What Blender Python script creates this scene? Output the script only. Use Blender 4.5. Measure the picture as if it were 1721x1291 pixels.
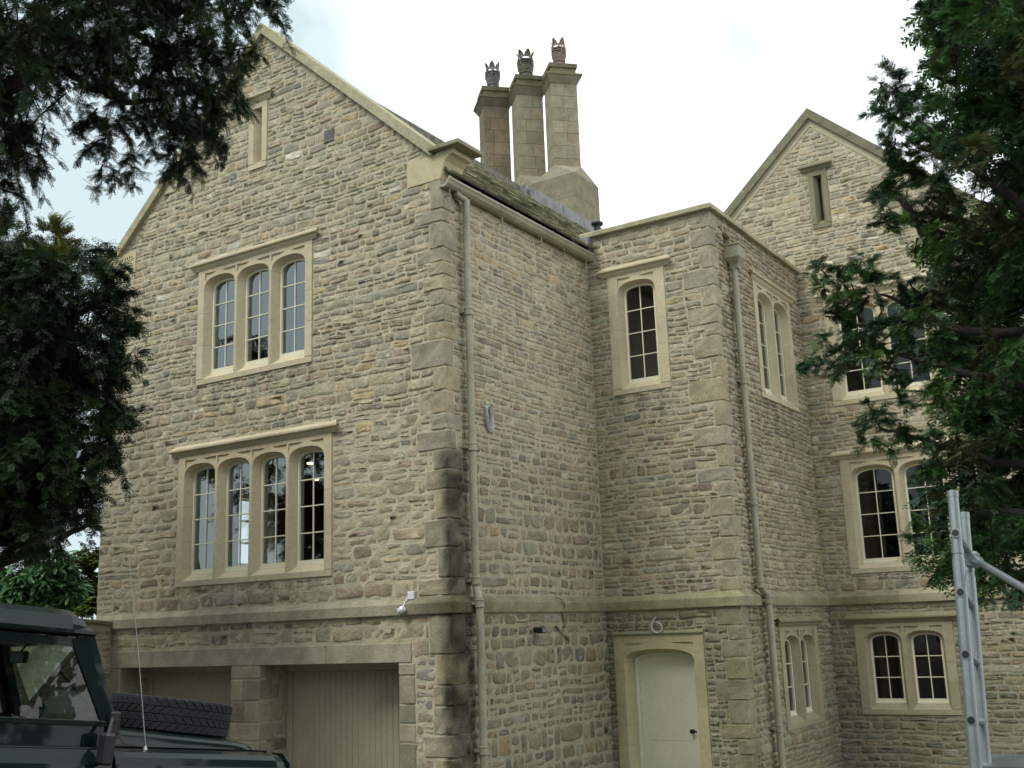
import bpy, bmesh, math, random
import numpy as np
from mathutils import Matrix, Vector
from mathutils.geometry import tessellate_polygon
R = math.radians
rng = np.random.default_rng(7)
rnd = random.Random(11)
for o in list(bpy.data.objects): bpy.data.objects.remove(o)
scn = bpy.context.scene
COL = scn.collection

# ------------------------------------------------------------------ camera, world, sun, exposure
CAM = np.array([7.83304, -10.72389, 2.33])
CR = np.array([0.837575, 0.545212, -0.034802])
CU = np.array([0.14768, -0.164619, 0.975239])
CF = np.array([-0.525983, 0.821976, 0.218398])
FPX = 1861.29
cd = bpy.data.cameras.new('camera'); cam = bpy.data.objects.new('camera', cd); COL.objects.link(cam)
cd.sensor_width = 36; cd.lens = 38.9346; cd.clip_start = 0.05; cd.clip_end = 600
mw = Matrix.Identity(4)
for i in range(3):
    mw[i][0] = CR[i]; mw[i][1] = CU[i]; mw[i][2] = -CF[i]; mw[i][3] = CAM[i]
cam.matrix_world = mw
scn.camera = cam

world = bpy.data.worlds.new('World'); scn.world = world; world.use_nodes = True
wn = world.node_tree; wn.nodes.clear()
def WN(t, **k):
    n = wn.nodes.new(t)
    for a, b in k.items(): setattr(n, a, b)
    return n
SUN_EL, SUN_ROT = 52, 200
wo = WN('ShaderNodeOutputWorld'); bg = WN('ShaderNodeBackground'); bg.inputs['Strength'].default_value = 0.10
sky = WN('ShaderNodeTexSky', sky_type='NISHITA', sun_disc=False)
sky.sun_elevation = R(SUN_EL); sky.sun_rotation = R(SUN_ROT); sky.air_density = 1.0; sky.dust_density = 3.0
tc = WN('ShaderNodeTexCoord'); nz = WN('ShaderNodeTexNoise'); nz.inputs['Scale'].default_value = 1.6
nz.inputs['Detail'].default_value = 5; nz.inputs['Roughness'].default_value = .55; nz.inputs['Distortion'].default_value = .4
mpn = WN('ShaderNodeMapping'); mpn.inputs['Scale'].default_value = (1, 1, 1.7); mpn.inputs['Location'].default_value = (.35, .2, 0)
wn.links.new(tc.outputs['Generated'], mpn.inputs[0]); wn.links.new(mpn.outputs[0], nz.inputs['Vector'])
cr = WN('ShaderNodeValToRGB'); cr.color_ramp.elements[0].position = .52; cr.color_ramp.elements[1].position = .80
dt = WN('ShaderNodeVectorMath', operation='DOT_PRODUCT'); dt.inputs[1].default_value = (.84, .54, .25)   # cloud thins towards the west
wn.links.new(tc.outputs['Generated'], dt.inputs[0]); ad = WN('ShaderNodeMath', operation='MULTIPLY_ADD'); ad.inputs[1].default_value = .30
wn.links.new(dt.outputs['Value'], ad.inputs[0]); wn.links.new(nz.outputs['Fac'], ad.inputs[2]); wn.links.new(ad.outputs[0], cr.inputs[0])
cl = WN('ShaderNodeMix', data_type='RGBA')     # thin bluish cloud -> thick white cloud
cl.inputs[6].default_value = (4.5, 5.35, 5.6, 1); cl.inputs[7].default_value = (12.6, 12.8, 12.9, 1)
wn.links.new(cr.outputs[0], cl.inputs[0])
mx = WN('ShaderNodeMix', data_type='RGBA'); mx.inputs[0].default_value = .93
wn.links.new(sky.outputs[0], mx.inputs[6]); wn.links.new(cl.outputs[2], mx.inputs[7])
wn.links.new(mx.outputs[2], bg.inputs['Color']); wn.links.new(bg.outputs[0], wo.inputs['Surface'])

sd = bpy.data.lights.new('sun', 'SUN'); sd.energy = 1.3; sd.angle = R(25); sd.color = (1, .965, .9)
sun = bpy.data.objects.new('sun', sd); COL.objects.link(sun)
az = R(SUN_ROT)   # measured from +Y towards +X, like the sky
sdir = Vector((math.sin(az) * math.cos(R(SUN_EL)), math.cos(az) * math.cos(R(SUN_EL)), math.sin(R(SUN_EL))))
sun.rotation_euler = sdir.to_track_quat('Z', 'Y').to_euler(); sun.location = (0, -20, 30)
vs = scn.view_settings; vs.view_transform = 'Standard'; vs.look = 'None'; vs.exposure = 0.76; vs.gamma = 1; vs.use_curve_mapping = False
scn.render.resolution_x = 1024; scn.render.resolution_y = 768
scn.cycles.max_bounces = 6; scn.cycles.transparent_max_bounces = 12

def at(px, py, d):
    v = CF + CR * (px - 860.5) / FPX - CU * (py - 645.5) / FPX
    return CAM + v / np.linalg.norm(v) * d
def at_plane(px, py, ax, val):
    v = CF + CR * (px - 860.5) / FPX - CU * (py - 645.5) / FPX
    return CAM + v * (val - CAM[ax]) / v[ax]

# ------------------------------------------------------------------ materials
def mat(name, col=(.5, .5, .5), rough=.8, tint=False, mott=0, mscale=6, bump=0, bscale=40, metal=0, coat=0, trans=0, spec=.5, ramp=None, bdetail=6, speck=0):
    m = bpy.data.materials.new(name); m.use_nodes = True; nt = m.node_tree; N = nt.nodes; L = nt.links
    b = N['Principled BSDF']; b.inputs['Roughness'].default_value = rough; b.inputs['Metallic'].default_value = metal
    b.inputs['Coat Weight'].default_value = coat; b.inputs['Coat Roughness'].default_value = .04
    b.inputs['Specular IOR Level'].default_value = spec
    geo = N.new('ShaderNodeNewGeometry')
    if tint:
        a = N.new('ShaderNodeAttribute'); a.attribute_name = 'tint'; csrc = a.outputs['Color']
    else:
        rgb = N.new('ShaderNodeRGB'); rgb.outputs[0].default_value = (*col, 1); csrc = rgb.outputs[0]
    if mott:
        n = N.new('ShaderNodeTexNoise'); n.inputs['Scale'].default_value = mscale; n.inputs['Detail'].default_value = 8; n.inputs['Roughness'].default_value = .62
        L.new(geo.outputs['Position'], n.inputs['Vector'])
        mr = N.new('ShaderNodeMapRange'); mr.inputs['From Min'].default_value = .3; mr.inputs['From Max'].default_value = .7
        mr.inputs['To Min'].default_value = 1 - mott; mr.inputs['To Max'].default_value = 1 + mott
        L.new(n.outputs['Fac'], mr.inputs[0])
        n2 = N.new('ShaderNodeTexNoise'); n2.inputs['Scale'].default_value = mscale * 9; n2.inputs['Detail'].default_value = 4; n2.inputs['Roughness'].default_value = .7
        L.new(geo.outputs['Position'], n2.inputs['Vector'])
        mr2 = N.new('ShaderNodeMapRange'); mr2.inputs['From Min'].default_value = .3; mr2.inputs['From Max'].default_value = .7
        mr2.inputs['To Min'].default_value = 1 - mott * .8; mr2.inputs['To Max'].default_value = 1 + mott * .8
        L.new(n2.outputs['Fac'], mr2.inputs[0])
        mu = N.new('ShaderNodeMath'); mu.operation = 'MULTIPLY'; L.new(mr.outputs[0], mu.inputs[0]); L.new(mr2.outputs[0], mu.inputs[1])
        vm = N.new('ShaderNodeVectorMath'); vm.operation = 'SCALE'; L.new(csrc, vm.inputs[0]); L.new(mu.outputs[0], vm.inputs['Scale'])
        csrc = vm.outputs[0]
    if speck:
        n3 = N.new('ShaderNodeTexNoise'); n3.inputs['Scale'].default_value = 42; n3.inputs['Detail'].default_value = 5; n3.inputs['Roughness'].default_value = .7
        L.new(geo.outputs['Position'], n3.inputs['Vector'])
        for lo_, hi_, cc_, k_ in ((.60, .68, (.62, .6, .54, 1), speck), (.40, .32, (.05, .045, .04, 1), speck * .9)):
            mr3 = N.new('ShaderNodeMapRange'); mr3.inputs['From Min'].default_value = lo_; mr3.inputs['From Max'].default_value = hi_; mr3.inputs['To Max'].default_value = k_
            L.new(n3.outputs['Fac'], mr3.inputs[0]); mxx = N.new('ShaderNodeMix'); mxx.data_type = 'RGBA'; mxx.inputs[7].default_value = cc_
            L.new(mr3.outputs[0], mxx.inputs[0]); L.new(csrc, mxx.inputs[6]); csrc = mxx.outputs[2]
    L.new(csrc, b.inputs['Base Color'])
    if bump:
        n = N.new('ShaderNodeTexNoise'); n.inputs['Scale'].default_value = bscale; n.inputs['Detail'].default_value = bdetail; n.inputs['Roughness'].default_value = .65
        L.new(geo.outputs['Position'], n.inputs['Vector'])
        bp = N.new('ShaderNodeBump'); bp.inputs['Strength'].default_value = 1; bp.inputs['Distance'].default_value = bump
        L.new(n.outputs['Fac'], bp.inputs['Height']); L.new(bp.outputs[0], b.inputs['Normal'])
    if trans:
        t = N.new('ShaderNodeBsdfTranslucent'); L.new(csrc, t.inputs['Color'])
        ms = N.new('ShaderNodeMixShader'); ms.inputs[0].default_value = trans
        L.new(b.outputs[0], ms.inputs[1]); L.new(t.outputs[0], ms.inputs[2]); L.new(ms.outputs[0], N['Material Output'].inputs['Surface'])
    return m
M_STONE = mat('rubble_stone', tint=True, rough=.92, mott=.24, mscale=7, bump=.02, bscale=24, spec=.2, speck=.35)
M_MORTAR = mat('lime_mortar', tint=True, rough=.95, mott=.14, mscale=5, bump=.012, bscale=30, spec=.15)
M_DRESS = mat('dressed_sandstone', tint=True, rough=.88, mott=.12, mscale=1.7, bump=.0025, bscale=90, spec=.2)
M_OLD = mat('weathered_sandstone', tint=True, rough=.9, mott=.25, mscale=4, bump=.008, bscale=45, spec=.2, speck=.22)
M_TIMBER = mat('cream_painted_timber', (.74, .70, .52), .45, mott=.03, mscale=3)
M_DOOR = mat('pale_green_cream_paint', (.70, .69, .53), .4, mott=.06, mscale=2)
M_GARAGE = mat('beige_painted_boards', (.40, .365, .255), .5, mott=.12, mscale=2.5)
M_PIPE = mat('stone_coloured_paint', (.31, .285, .205), .42, mott=.2, mscale=3)
M_LEAD = mat('lead_sheet', (.19, .19, .195), .6, mott=.4, mscale=5, bump=.006, bscale=14, metal=.0)
M_SLATE = mat('mossy_stone_slate', tint=True, rough=.95, mott=.4, mscale=9, bump=.01, bscale=40, spec=.2)
M_POT = mat('weathered_clay', tint=True, rough=.8, mott=.3, mscale=9)
M_INT = mat('room_plaster', (.28, .26, .22), .9)
M_FLOORB = mat('room_floor', (.10, .07, .05), .7)
M_BLACK = mat('black_plastic', (.015, .015, .017), .45)
M_WHITEP = mat('white_plastic', (.75, .76, .78), .35)
M_RED = mat('red_plastic', (.70, .06, .03), .4)
M_CABLE = mat('grey_white_cable', (.55, .55, .54), .45)
M_ALU = mat('aluminium', (.28, .31, .315), .42, metal=.75, mott=.12, mscale=12)
M_GRAVEL = mat('gravel_ground', (.13, .12, .10), .95, mott=.3, mscale=3, bump=.02, bscale=60)
M_BARK = mat('bark', (.032, .025, .02), .95, mott=.35, mscale=8, bump=.02, bscale=30)
M_YEW = mat('yew_needles', tint=True, rough=.55, trans=.22, spec=.35)
M_LEAF = mat('glossy_leaf', tint=True, rough=.35, trans=.2, spec=.5)
M_PAINT = mat('dark_green_car_paint', (.003, .011, .010), .3, coat=.5, spec=.1)
M_TYRE = mat('tyre_rubber', (.008, .008, .012), .7, mott=.2, mscale=12)
M_CARIN = mat('black_vinyl', (.02, .02, .022), .6)
M_STEEL = mat('steel', (.5, .5, .5), .4, metal=1)
def glass_mat(name, tintc, refl=1.0, ior=1.55, body=(1, 1, 1)):
    m = bpy.data.materials.new(name); m.use_nodes = True; nt = m.node_tree; nt.nodes.clear()
    o = nt.nodes.new('ShaderNodeOutputMaterial'); f = nt.nodes.new('ShaderNodeFresnel'); f.inputs['IOR'].default_value = ior
    t = nt.nodes.new('ShaderNodeBsdfTransparent'); t.inputs['Color'].default_value = (*tintc, 1)
    g = nt.nodes.new('ShaderNodeBsdfGlossy'); g.inputs['Roughness'].default_value = .01; g.inputs['Color'].default_value = (*body, 1)
    mu = nt.nodes.new('ShaderNodeMath'); mu.operation = 'MULTIPLY'; mu.inputs[1].default_value = refl; mu.use_clamp = True
    mxs = nt.nodes.new('ShaderNodeMixShader')
    nt.links.new(f.outputs[0], mu.inputs[0]); nt.links.new(mu.outputs[0], mxs.inputs[0]); nt.links.new(t.outputs[0], mxs.inputs[1]); nt.links.new(g.outputs[0], mxs.inputs[2])
    nt.links.new(mxs.outputs[0], o.inputs['Surface'])
    return m
M_GLASS = glass_mat('window_glass', (.86, .9, .9), 1.1)
M_GLASSF = glass_mat('bright_window_glass', (.8, .85, .87), 4.2, body=(.9, .96, 1))
M_CGLASS = glass_mat('green_tinted_car_glass', (.74, .86, .79), .7)
def emit(name, c, s):
    m = bpy.data.materials.new(name); m.use_nodes = True; b = m.node_tree.nodes['Principled BSDF']
    b.inputs['Emission Color'].default_value = (*c, 1); b.inputs['Emission Strength'].default_value = s; return m
M_LAMP = emit('lit_lamp', (1, .55, .2), 6)

# ------------------------------------------------------------------ helpers
def tag(o, label=None, cat=None, group=None, kind=None):
    if label: o['label'] = label
    if cat: o['category'] = cat
    if group: o['group'] = group
    if kind: o['kind'] = kind
    return o
def empty(name, loc=(0, 0, 0), parent=None):
    o = bpy.data.objects.new(name, None); COL.objects.link(o); o.location = loc; o.empty_display_size = .2
    if parent: o.parent = parent
    return o
def mesh(name, V, F, m, tint=None, smooth=False):
    me = bpy.data.meshes.new(name)
    V = np.asarray(V, dtype=np.float32)
    if isinstance(F, np.ndarray):
        k = F.shape[1]; me.vertices.add(len(V)); me.vertices.foreach_set('co', V.ravel())
        me.loops.add(F.size); me.loops.foreach_set('vertex_index', F.astype(np.int32).ravel())
        me.polygons.add(len(F)); me.polygons.foreach_set('loop_start', np.arange(0, F.size, k, dtype=np.int32))
        me.polygons.foreach_set('loop_total', np.full(len(F), k, np.int32)); me.update(calc_edges=True)
    else:
        me.from_pydata([tuple(map(float, v)) for v in V], [], [tuple(int(i) for i in f) for f in F])
    if tint is not None:
        t = np.asarray(tint, np.float32)
        if t.ndim == 1: t = np.tile(t[:3], (len(V), 1))
        c = np.ones((len(V), 4), np.float32); c[:, :3] = t
        a = me.attributes.new('tint', 'FLOAT_COLOR', 'POINT'); a.data.foreach_set('color', c.ravel())
    me.materials.append(m)
    if smooth: me.polygons.foreach_set('use_smooth', np.ones(len(me.polygons), bool))
    return me
def obj(name, me, parent=None, loc=None):
    o = bpy.data.objects.new(name, me); COL.objects.link(o)
    if parent: o.parent = parent
    if loc is not None: o.location = loc
    return o
class MB:
    """collects primitives for ONE mesh"""
    def __init__(s): s.V = []; s.F = []; s.T = []
    def add(s, V, F, t=None):
        n = len(s.V); s.V += [tuple(v) for v in V]; s.F += [tuple(int(i) + n for i in f) for f in F]
        s.T += [tuple(t) if t is not None else (1, 1, 1)] * len(V); return s
    def box(s, a, b, t=None, bev=.003): V, F = cbox(a, b, bev); return s.add(V, F, t)
    def tube(s, pts, r, n=10, t=None, caps=True): V, F = tube(pts, r, n, caps); return s.add(V, F, t)
    def build(s, name, m, parent=None, smooth=False, tinted=False, X=None):
        V = np.array(s.V)
        if X is not None: V = V @ X[:3, :3].T + X[:3, 3]
        return obj(name, mesh(name, V, s.F, m, np.array(s.T) if tinted else None, smooth), parent)
def cbox(a, b, bev=.003):
    a = np.array(a, float); b = np.array(b, float); lo = np.minimum(a, b); hi = np.maximum(a, b); c = (lo + hi) / 2; h = (hi - lo) / 2
    bev = min(bev, h.min() * .45); V = []; idx = {}
    for sx in (-1, 1):
        for sy in (-1, 1):
            for sz in (-1, 1):
                s = np.array((sx, sy, sz))
                for ax in range(3):
                    k = h - bev; k[ax] = h[ax]; idx[(sx, sy, sz, ax)] = len(V); V.append(c + s * k)
    F = []
    for ax in range(3):
        o1, o2 = [i for i in range(3) if i != ax]
        for sg in (-1, 1):
            q = []
            for p, r_ in ((-1, -1), (1, -1), (1, 1), (-1, 1)):
                s = [0, 0, 0]; s[ax] = sg; s[o1] = p; s[o2] = r_; q.append(idx[(*s, ax)])
            F.append(q)
        for p in (-1, 1):
            for r_ in (-1, 1):
                s0 = [0, 0, 0]; s0[ax] = -1; s0[o1] = p; s0[o2] = r_; s1 = list(s0); s1[ax] = 1
                F.append([idx[(*s0, o1)], idx[(*s1, o1)], idx[(*s1, o2)], idx[(*s0, o2)]])
    for sx in (-1, 1):
        for sy in (-1, 1):
            for sz in (-1, 1): F.append([idx[(sx, sy, sz, k)] for k in range(3)])
    return np.array(V), F
def tube(pts, r, n=10, caps=True):
    P = [np.array(p, float) for p in pts]; rs = r if hasattr(r, '__len__') else [r] * len(P); V = []; F = []
    up = None
    for i, p in enumerate(P):
        d = P[min(i + 1, len(P) - 1)] - P[max(i - 1, 0)]; d /= np.linalg.norm(d) + 1e-9
        if up is None: up = np.array((0, 0, 1.)) if abs(d[2]) < .9 else np.array((1., 0, 0))
        a = np.cross(d, up); a /= np.linalg.norm(a) + 1e-9; b = np.cross(a, d); up = b
        for k in range(n):
            t = 2 * math.pi * k / n; V.append(p + (a * math.cos(t) + b * math.sin(t)) * rs[i])
    for i in range(len(P) - 1):
        for k in range(n): F.append((i * n + k, i * n + (k + 1) % n, (i + 1) * n + (k + 1) % n, (i + 1) * n + k))
    if caps: F.append(tuple(range(n))); F.append(tuple(range((len(P) - 1) * n, len(P) * n)))
    return V, F
def lathe(prof, n=20, c=(0, 0, 0)):
    V = []; F = []
    for r, z in prof:
        for k in range(n): t = 2 * math.pi * k / n; V.append((c[0] + r * math.cos(t), c[1] + r * math.sin(t), c[2] + z))
    for i in range(len(prof) - 1):
        for k in range(n): F.append((i * n + k, i * n + (k + 1) % n, (i + 1) * n + (k + 1) % n, (i + 1) * n + k))
    return V, F
def extrude_poly(poly, a, b, fn):
    """poly: 2D points; prism between heights a and b; fn(p,q,h)->3D"""
    n = len(poly); V = [fn(p, q, a) for p, q in poly] + [fn(p, q, b) for p, q in poly]
    F = [(i, (i + 1) % n, n + (i + 1) % n, n + i) for i in range(n)]
    tri = tessellate_polygon([[Vector((p, q, 0)) for p, q in poly]])
    F += [tuple(t) for t in tri] + [tuple(n + i for i in t) for t in tri]
    return V, F

class Wall:
    def __init__(s, name, O, U, N): s.name = name; s.O = np.array(O, float); s.U = np.array(U, float); s.N = np.array(N, float)
    def w(s, u, v, n=0.): return s.O + s.U * u + np.array((0, 0, 1.)) * v + s.N * n
    def W(s, u, v, n):
        return s.O + np.outer(u, s.U) + np.outer(v, (0, 0, 1.)) + np.outer(n, s.N)
D, T, B = 3.807, 2.06, 7.608
WA = Wall('front', (0, 0, 0), (1, 0, 0), (0, -1, 0))
WB = Wall('side', (0, 0, 0), (0, 1, 0), (1, 0, 0))
WC = Wall('towerfront', (0, D, 0), (1, 0, 0), (0, -1, 0))
WD = Wall('towerside', (T, 0, 0), (0, 1, 0), (1, 0, 0))
WE = Wall('back', (0, B, 0), (1, 0, 0), (0, -1, 0))
WW = Wall('west', (-6.45, 0, 0), (0, 1, 0), (-1, 0, 0))

house = empty('stone_house'); tag(house, 'rubble stone country house with gables, mullioned windows and tall chimneys', 'house')

# colours
C_DRESS = np.array((.53, .465, .315)); C_OLD = np.array((.29, .265, .17)); C_COPE = np.array((.40, .37, .24)); C_MORT = np.array((.485, .435, .31))
def sn(P, k, ph):   # cheap smooth noise from world position, about -1..1
    x, y, z = P[..., 0], P[..., 1], P[..., 2]
    return (np.sin(k * (x * 1.3 + y * .7 + z * .9) + ph) + np.sin(k * (x * -.8 + y * 1.4 + z * 1.7) + ph * 2.1) + np.sin(k * (x * 2.1 - y * 1.1 + z * 2.6) + ph * 3.7)) / 3
def sstep(a, b, x): t = np.clip((x - a) / (b - a), 0, 1); return t * t * (3 - 2 * t)
def weather(P, c):
    """soot, algae, stain and painted tree shade on the building; P (n,3) world, c (n,3)"""
    P = np.atleast_2d(P); c = np.array(np.broadcast_to(c, P.shape), float)
    x, y, z = P[:, 0], P[:, 1], P[:, 2]
    n1 = sn(P, 3.1, .4); n2 = sn(P, 8.3, 1.9); n3 = sn(P, 1.1, 2.2)
    front = sstep(.6, .2, y)
    # black crust at the front corner
    dcor = np.maximum(-x - .02, 0) * 2.7 + np.maximum(y - .26, 0) * 1.8 + .06 * np.sin(z * 2.1 + 1) + .07 * sn(P, 17., .7)
    soot = sstep(.34, .02, dcor + .10 * n1 + .08 * n2) * sstep(4.9, 4.2, z + .3 * n1) * (y < 1) * (x < .3)
    soot *= .55 + .45 * sstep(-.5, .4, n2 + n1 + .3 * sstep(1.5, 3, z))
    c = c * (1 - .84 * soot[:, None])
    # grey-green stain plus painted tree shade, beside it and below the string course
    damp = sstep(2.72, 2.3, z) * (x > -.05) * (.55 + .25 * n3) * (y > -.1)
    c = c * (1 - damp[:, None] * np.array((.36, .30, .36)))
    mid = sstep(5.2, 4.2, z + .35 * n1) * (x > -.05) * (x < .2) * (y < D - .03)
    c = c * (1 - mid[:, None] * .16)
    # algae on the tower corner low down and along the string
    alg = np.maximum(sstep(.30, .0, np.abs(z - 2.55) + .12 * n2) * (x > -.05) * .75,
                     sstep(2.9, 1.6, z) * sstep(.75, .1, np.hypot(x - T, y - D) + .22 * n1) * .8)
    alg = np.maximum(alg, sstep(.4, .05, np.abs(x) + np.abs(y) * .7 + .25 * n2) * sstep(5.2, 6.2, z) * sstep(8.1, 7.6, z) * .28)
    alg = np.maximum(alg, (sstep(7.4, 7.5, y) * sstep(2.3, 3.0, x) * 0 + sstep(.12, .02, np.abs(z - 2.63)) * (y > 7) * (x < 3.1) * .6))
    alg *= sstep(-.7, .3, n1)
    alg = alg * .62; c = c * (1 - .62 * alg[:, None]) + alg[:, None] * np.array((.085, .092, .02)) * .62
    for (a, b, z0, yy, ax) in ((-4.46, -2.20, 5.97, 0, 0), (-4.77, -1.84, 3.11, 0, 0), (.35, 1.29, 5.73, D, 0), (5.39, 7.09, 5.73, T, 1), (2.5, 5.1, 3.06, B, 0)):
        u, q = (x, y) if ax == 0 else (y, x)     # dirty run-off below the sills
        st = sstep(z0 - 1.0, z0 - .02, z) * (z < z0 - .005) * (np.abs(q - yy) < .12) * sstep(a - .12, a + .05, u) * sstep(b + .12, b - .05, u) * sstep(-.3, .9, np.sin(u * 17 + 1) + .6 * np.sin(u * 41) + .3 * n1)
        c = c * (1 - st[:, None] * np.array((.30, .28, .26)))
    ledge = sstep(2.25, 2.57, z) * (z < 2.573) * (y < .1) * sstep(-.6, .8, np.sin(x * 9) + .7 * np.sin(x * 23 + 2))
    c = c * (1 - .22 * ledge[:, None])
    low = sstep(2.6, .5, z) * (y > 7) * .18  # tree shade on the rear wing's ground floor, painted into the colour
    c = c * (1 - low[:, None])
    return np.clip(c, .004, .9)

# ------------------------------------------------------------------ stones
def wob(u, v, k): return .009 * np.sin(u * 2.3 + v * .9 + k) + .005 * np.sin(u * 6.1 - v * 2.3 + k * 2) + .004 * np.sin(u * 13.7 + v * 5 + k)
PAL = np.array([(.345, .29, .205), (.30, .275, .225), (.405, .355, .265), (.325, .255, .20), (.40, .305, .18), (.19, .19, .18), (.25, .195, .145), (.52, .49, .43), (.265, .24, .185)])
PAL = PAL * (1.09, 1.09, 1.01)
PW = np.array([.27, .23, .20, .055, .035, .022, .045, .008, .135])
STONES = []   # (wall, u0,u1,v0,v1,n,style,color)
def fill_course(wall, a, b, v0, v1, style, n, out):
    L = b - a
    if L < .035: return
    h = v1 - v0; lo, hi = style['len']; pos = a
    cuts = [a]
    while True:
        l = rng.uniform(lo, hi) * (.65 + .6 * min(h / .12, 1.6)) * (2.0 if rng.random() < .09 else 1)
        if pos + l > b - lo * .5: cuts.append(b); break
        pos += l; cuts.append(pos)
    for i in range(len(cuts) - 1):
        c0, c1 = cuts[i], cuts[i + 1]
        if h > .115 and rng.random() < style.get('split', .35) and c1 - c0 > .1:
            m = v0 + h * rng.uniform(.38, .62)
            if c1 - c0 > .26 and rng.random() < .5:
                k = c0 + (c1 - c0) * rng.uniform(.35, .65)
                out += [(c0, k, m, v1), (k, c1, m, v1)]
            else: out.append((c0, c1, m, v1))
            out.append((c0, c1, v0, m))
        else: out.append((c0, c1, v0, v1))
def gen(wall, u0, u1, v0, v1, excl, style, n=0., top=None, tone=1.0, flat=1.0):
    v = v0; out = []
    while v < v1 - .03:
        lo, hi = style['h']; h = rng.uniform(lo, hi)
        if rng.random() < .16: h *= 1.5
        if v + h > v1 - lo * .7: h = v1 - v
        a0, b0 = u0, u1
        if top is not None:
            aa, bb = top(v + h * .8)
            a0, b0 = max(a0, aa), min(b0, bb)
        if b0 - a0 > .05:
            ex = [e for e in excl if e[2] < v + h and e[3] > v and e[1] > a0 and e[0] < b0]
            xs = sorted(set([a0, b0] + [min(max(e[k], a0), b0) for e in ex for k in (0, 1)]))
            runs = []
            for p, q in zip(xs[:-1], xs[1:]):
                if q - p < .004: continue
                mid = (p + q) / 2; spans = [(v, v + h)]
                for e in ex:
                    if e[0] < mid < e[1]:
                        ns = []
                        for s0, s1 in spans:
                            if e[2] > s0: ns.append((s0, min(s1, e[2])))
                            if e[3] < s1: ns.append((max(s0, e[3]), s1))
                        spans = [s for s in ns if s[1] - s[0] > .028]
                for s in spans:
                    for r_ in runs:
                        if abs(r_[1] - p) < 1e-6 and abs(r_[2] - s[0]) < 1e-6 and abs(r_[3] - s[1]) < 1e-6: r_[1] = q; break
                    else: runs.append([p, q, s[0], s[1]])
            for r_ in runs: fill_course(wall, r_[0], r_[1], r_[2], r_[3], style, n, out)
        v += h
    for (a, b, c, d_) in out:
        k = rng.choice(len(PAL), p=PW / PW.sum()); col = PAL[k] * rng.uniform(.82, 1.17) * (1 + rng.uniform(-.03, .03, 3))
        col = col * .82 + C_MORT * .18
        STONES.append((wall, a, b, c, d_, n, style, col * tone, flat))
S_COURSE = dict(h=(.052, .125), len=(.09, .29), split=.26, joint=(.005, .013), relief=(.004, .018), cut=.26, jit=.13)
S_ROUGH = dict(h=(.05, .11), len=(.08, .21), joint=(.007, .015), relief=(.014, .038), cut=.3, jit=.16)
S_RUBBLE = dict(h=(.085, .175), len=(.09, .22), joint=(.010, .028), relief=(.004, .018), cut=.34, jit=.26, split=.16)
S_SMEAR = dict(h=(.09, .20), len=(.12, .34), joint=(.010, .024), relief=(.001, .012), cut=.3, jit=.2, split=.3)
NO = 10
OUT = np.array([(-1, -.55), (-.62, -1), (.0, -1), (.62, -1), (1, -.55), (1, .55), (.62, 1), (.0, 1), (-.62, 1), (-1, .55)])
def stone_geo(s):
    wall, u0, u1, v0, v1, n, st, col, flat = s
    j = rng.uniform(*st['joint'], 4); a, b, c, d_ = u0 + j[0], u1 - j[1], v0 + j[2], v1 - j[3]
    w, h = max(b - a, .015) / 2, max(d_ - c, .012) / 2; cu, cv = (a + b) / 2, (c + d_) / 2
    cut = st['cut'] * min(w, h); P = OUT.copy()
    P[:, 0] = np.sign(OUT[:, 0]) * np.where(np.abs(OUT[:, 0]) > .9, w, np.where(np.abs(OUT[:, 0]) > .3, w - cut * 1.1, 0))
    P[:, 1] = np.sign(OUT[:, 1]) * np.where(np.abs(OUT[:, 1]) > .9, h, h - cut)
    P[[2, 7], 0] = rng.uniform(-.3, .3, 2) * w
    P += rng.uniform(-1, 1, (NO, 2)) * st['jit'] * min(w, h) * np.array((1.2, .8))
    rel = rng.uniform(*st['relief']) * flat * .82; inset = min(.010, .3 * min(w, h)); sc = 1 - inset / np.array((w, h))
    ring2 = P * sc; ring3 = P * .52 + rng.uniform(-.12, .12, (NO, 2)) * min(w, h)
    tilt = rng.uniform(-.5, .5, 2) * rel * .7
    z1 = rng.uniform(-.006, .001, NO); z2 = rel * .92 + rng.uniform(-.2, .2, NO) * rel + tilt[0] * P[:, 0] / w + tilt[1] * P[:, 1] / h
    z3 = rel + rng.uniform(-.3, .3, NO) * rel; zc = rel * rng.uniform(.8, 1.2)
    U = np.concatenate([P[:, 0], ring2[:, 0], ring3[:, 0], [0]]) + cu; Vv = np.concatenate([P[:, 1], ring2[:, 1], ring3[:, 1], [0]]) + cv
    Z = np.concatenate([z1, z2, z3, [zc]]) + n
    Vv = Vv + wob(U, Vv, 1.3)
    return wall.W(U, Vv, Z), col
SF = []
for i in range(NO):
    k = (i + 1) % NO
    SF += [(i, k, NO + k), (i, NO + k, NO + i), (NO + i, NO + k, 2 * NO + k), (NO + i, 2 * NO + k, 2 * NO + i), (2 * NO + i, 2 * NO + k, 3 * NO)]
SF = np.array(SF)

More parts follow.
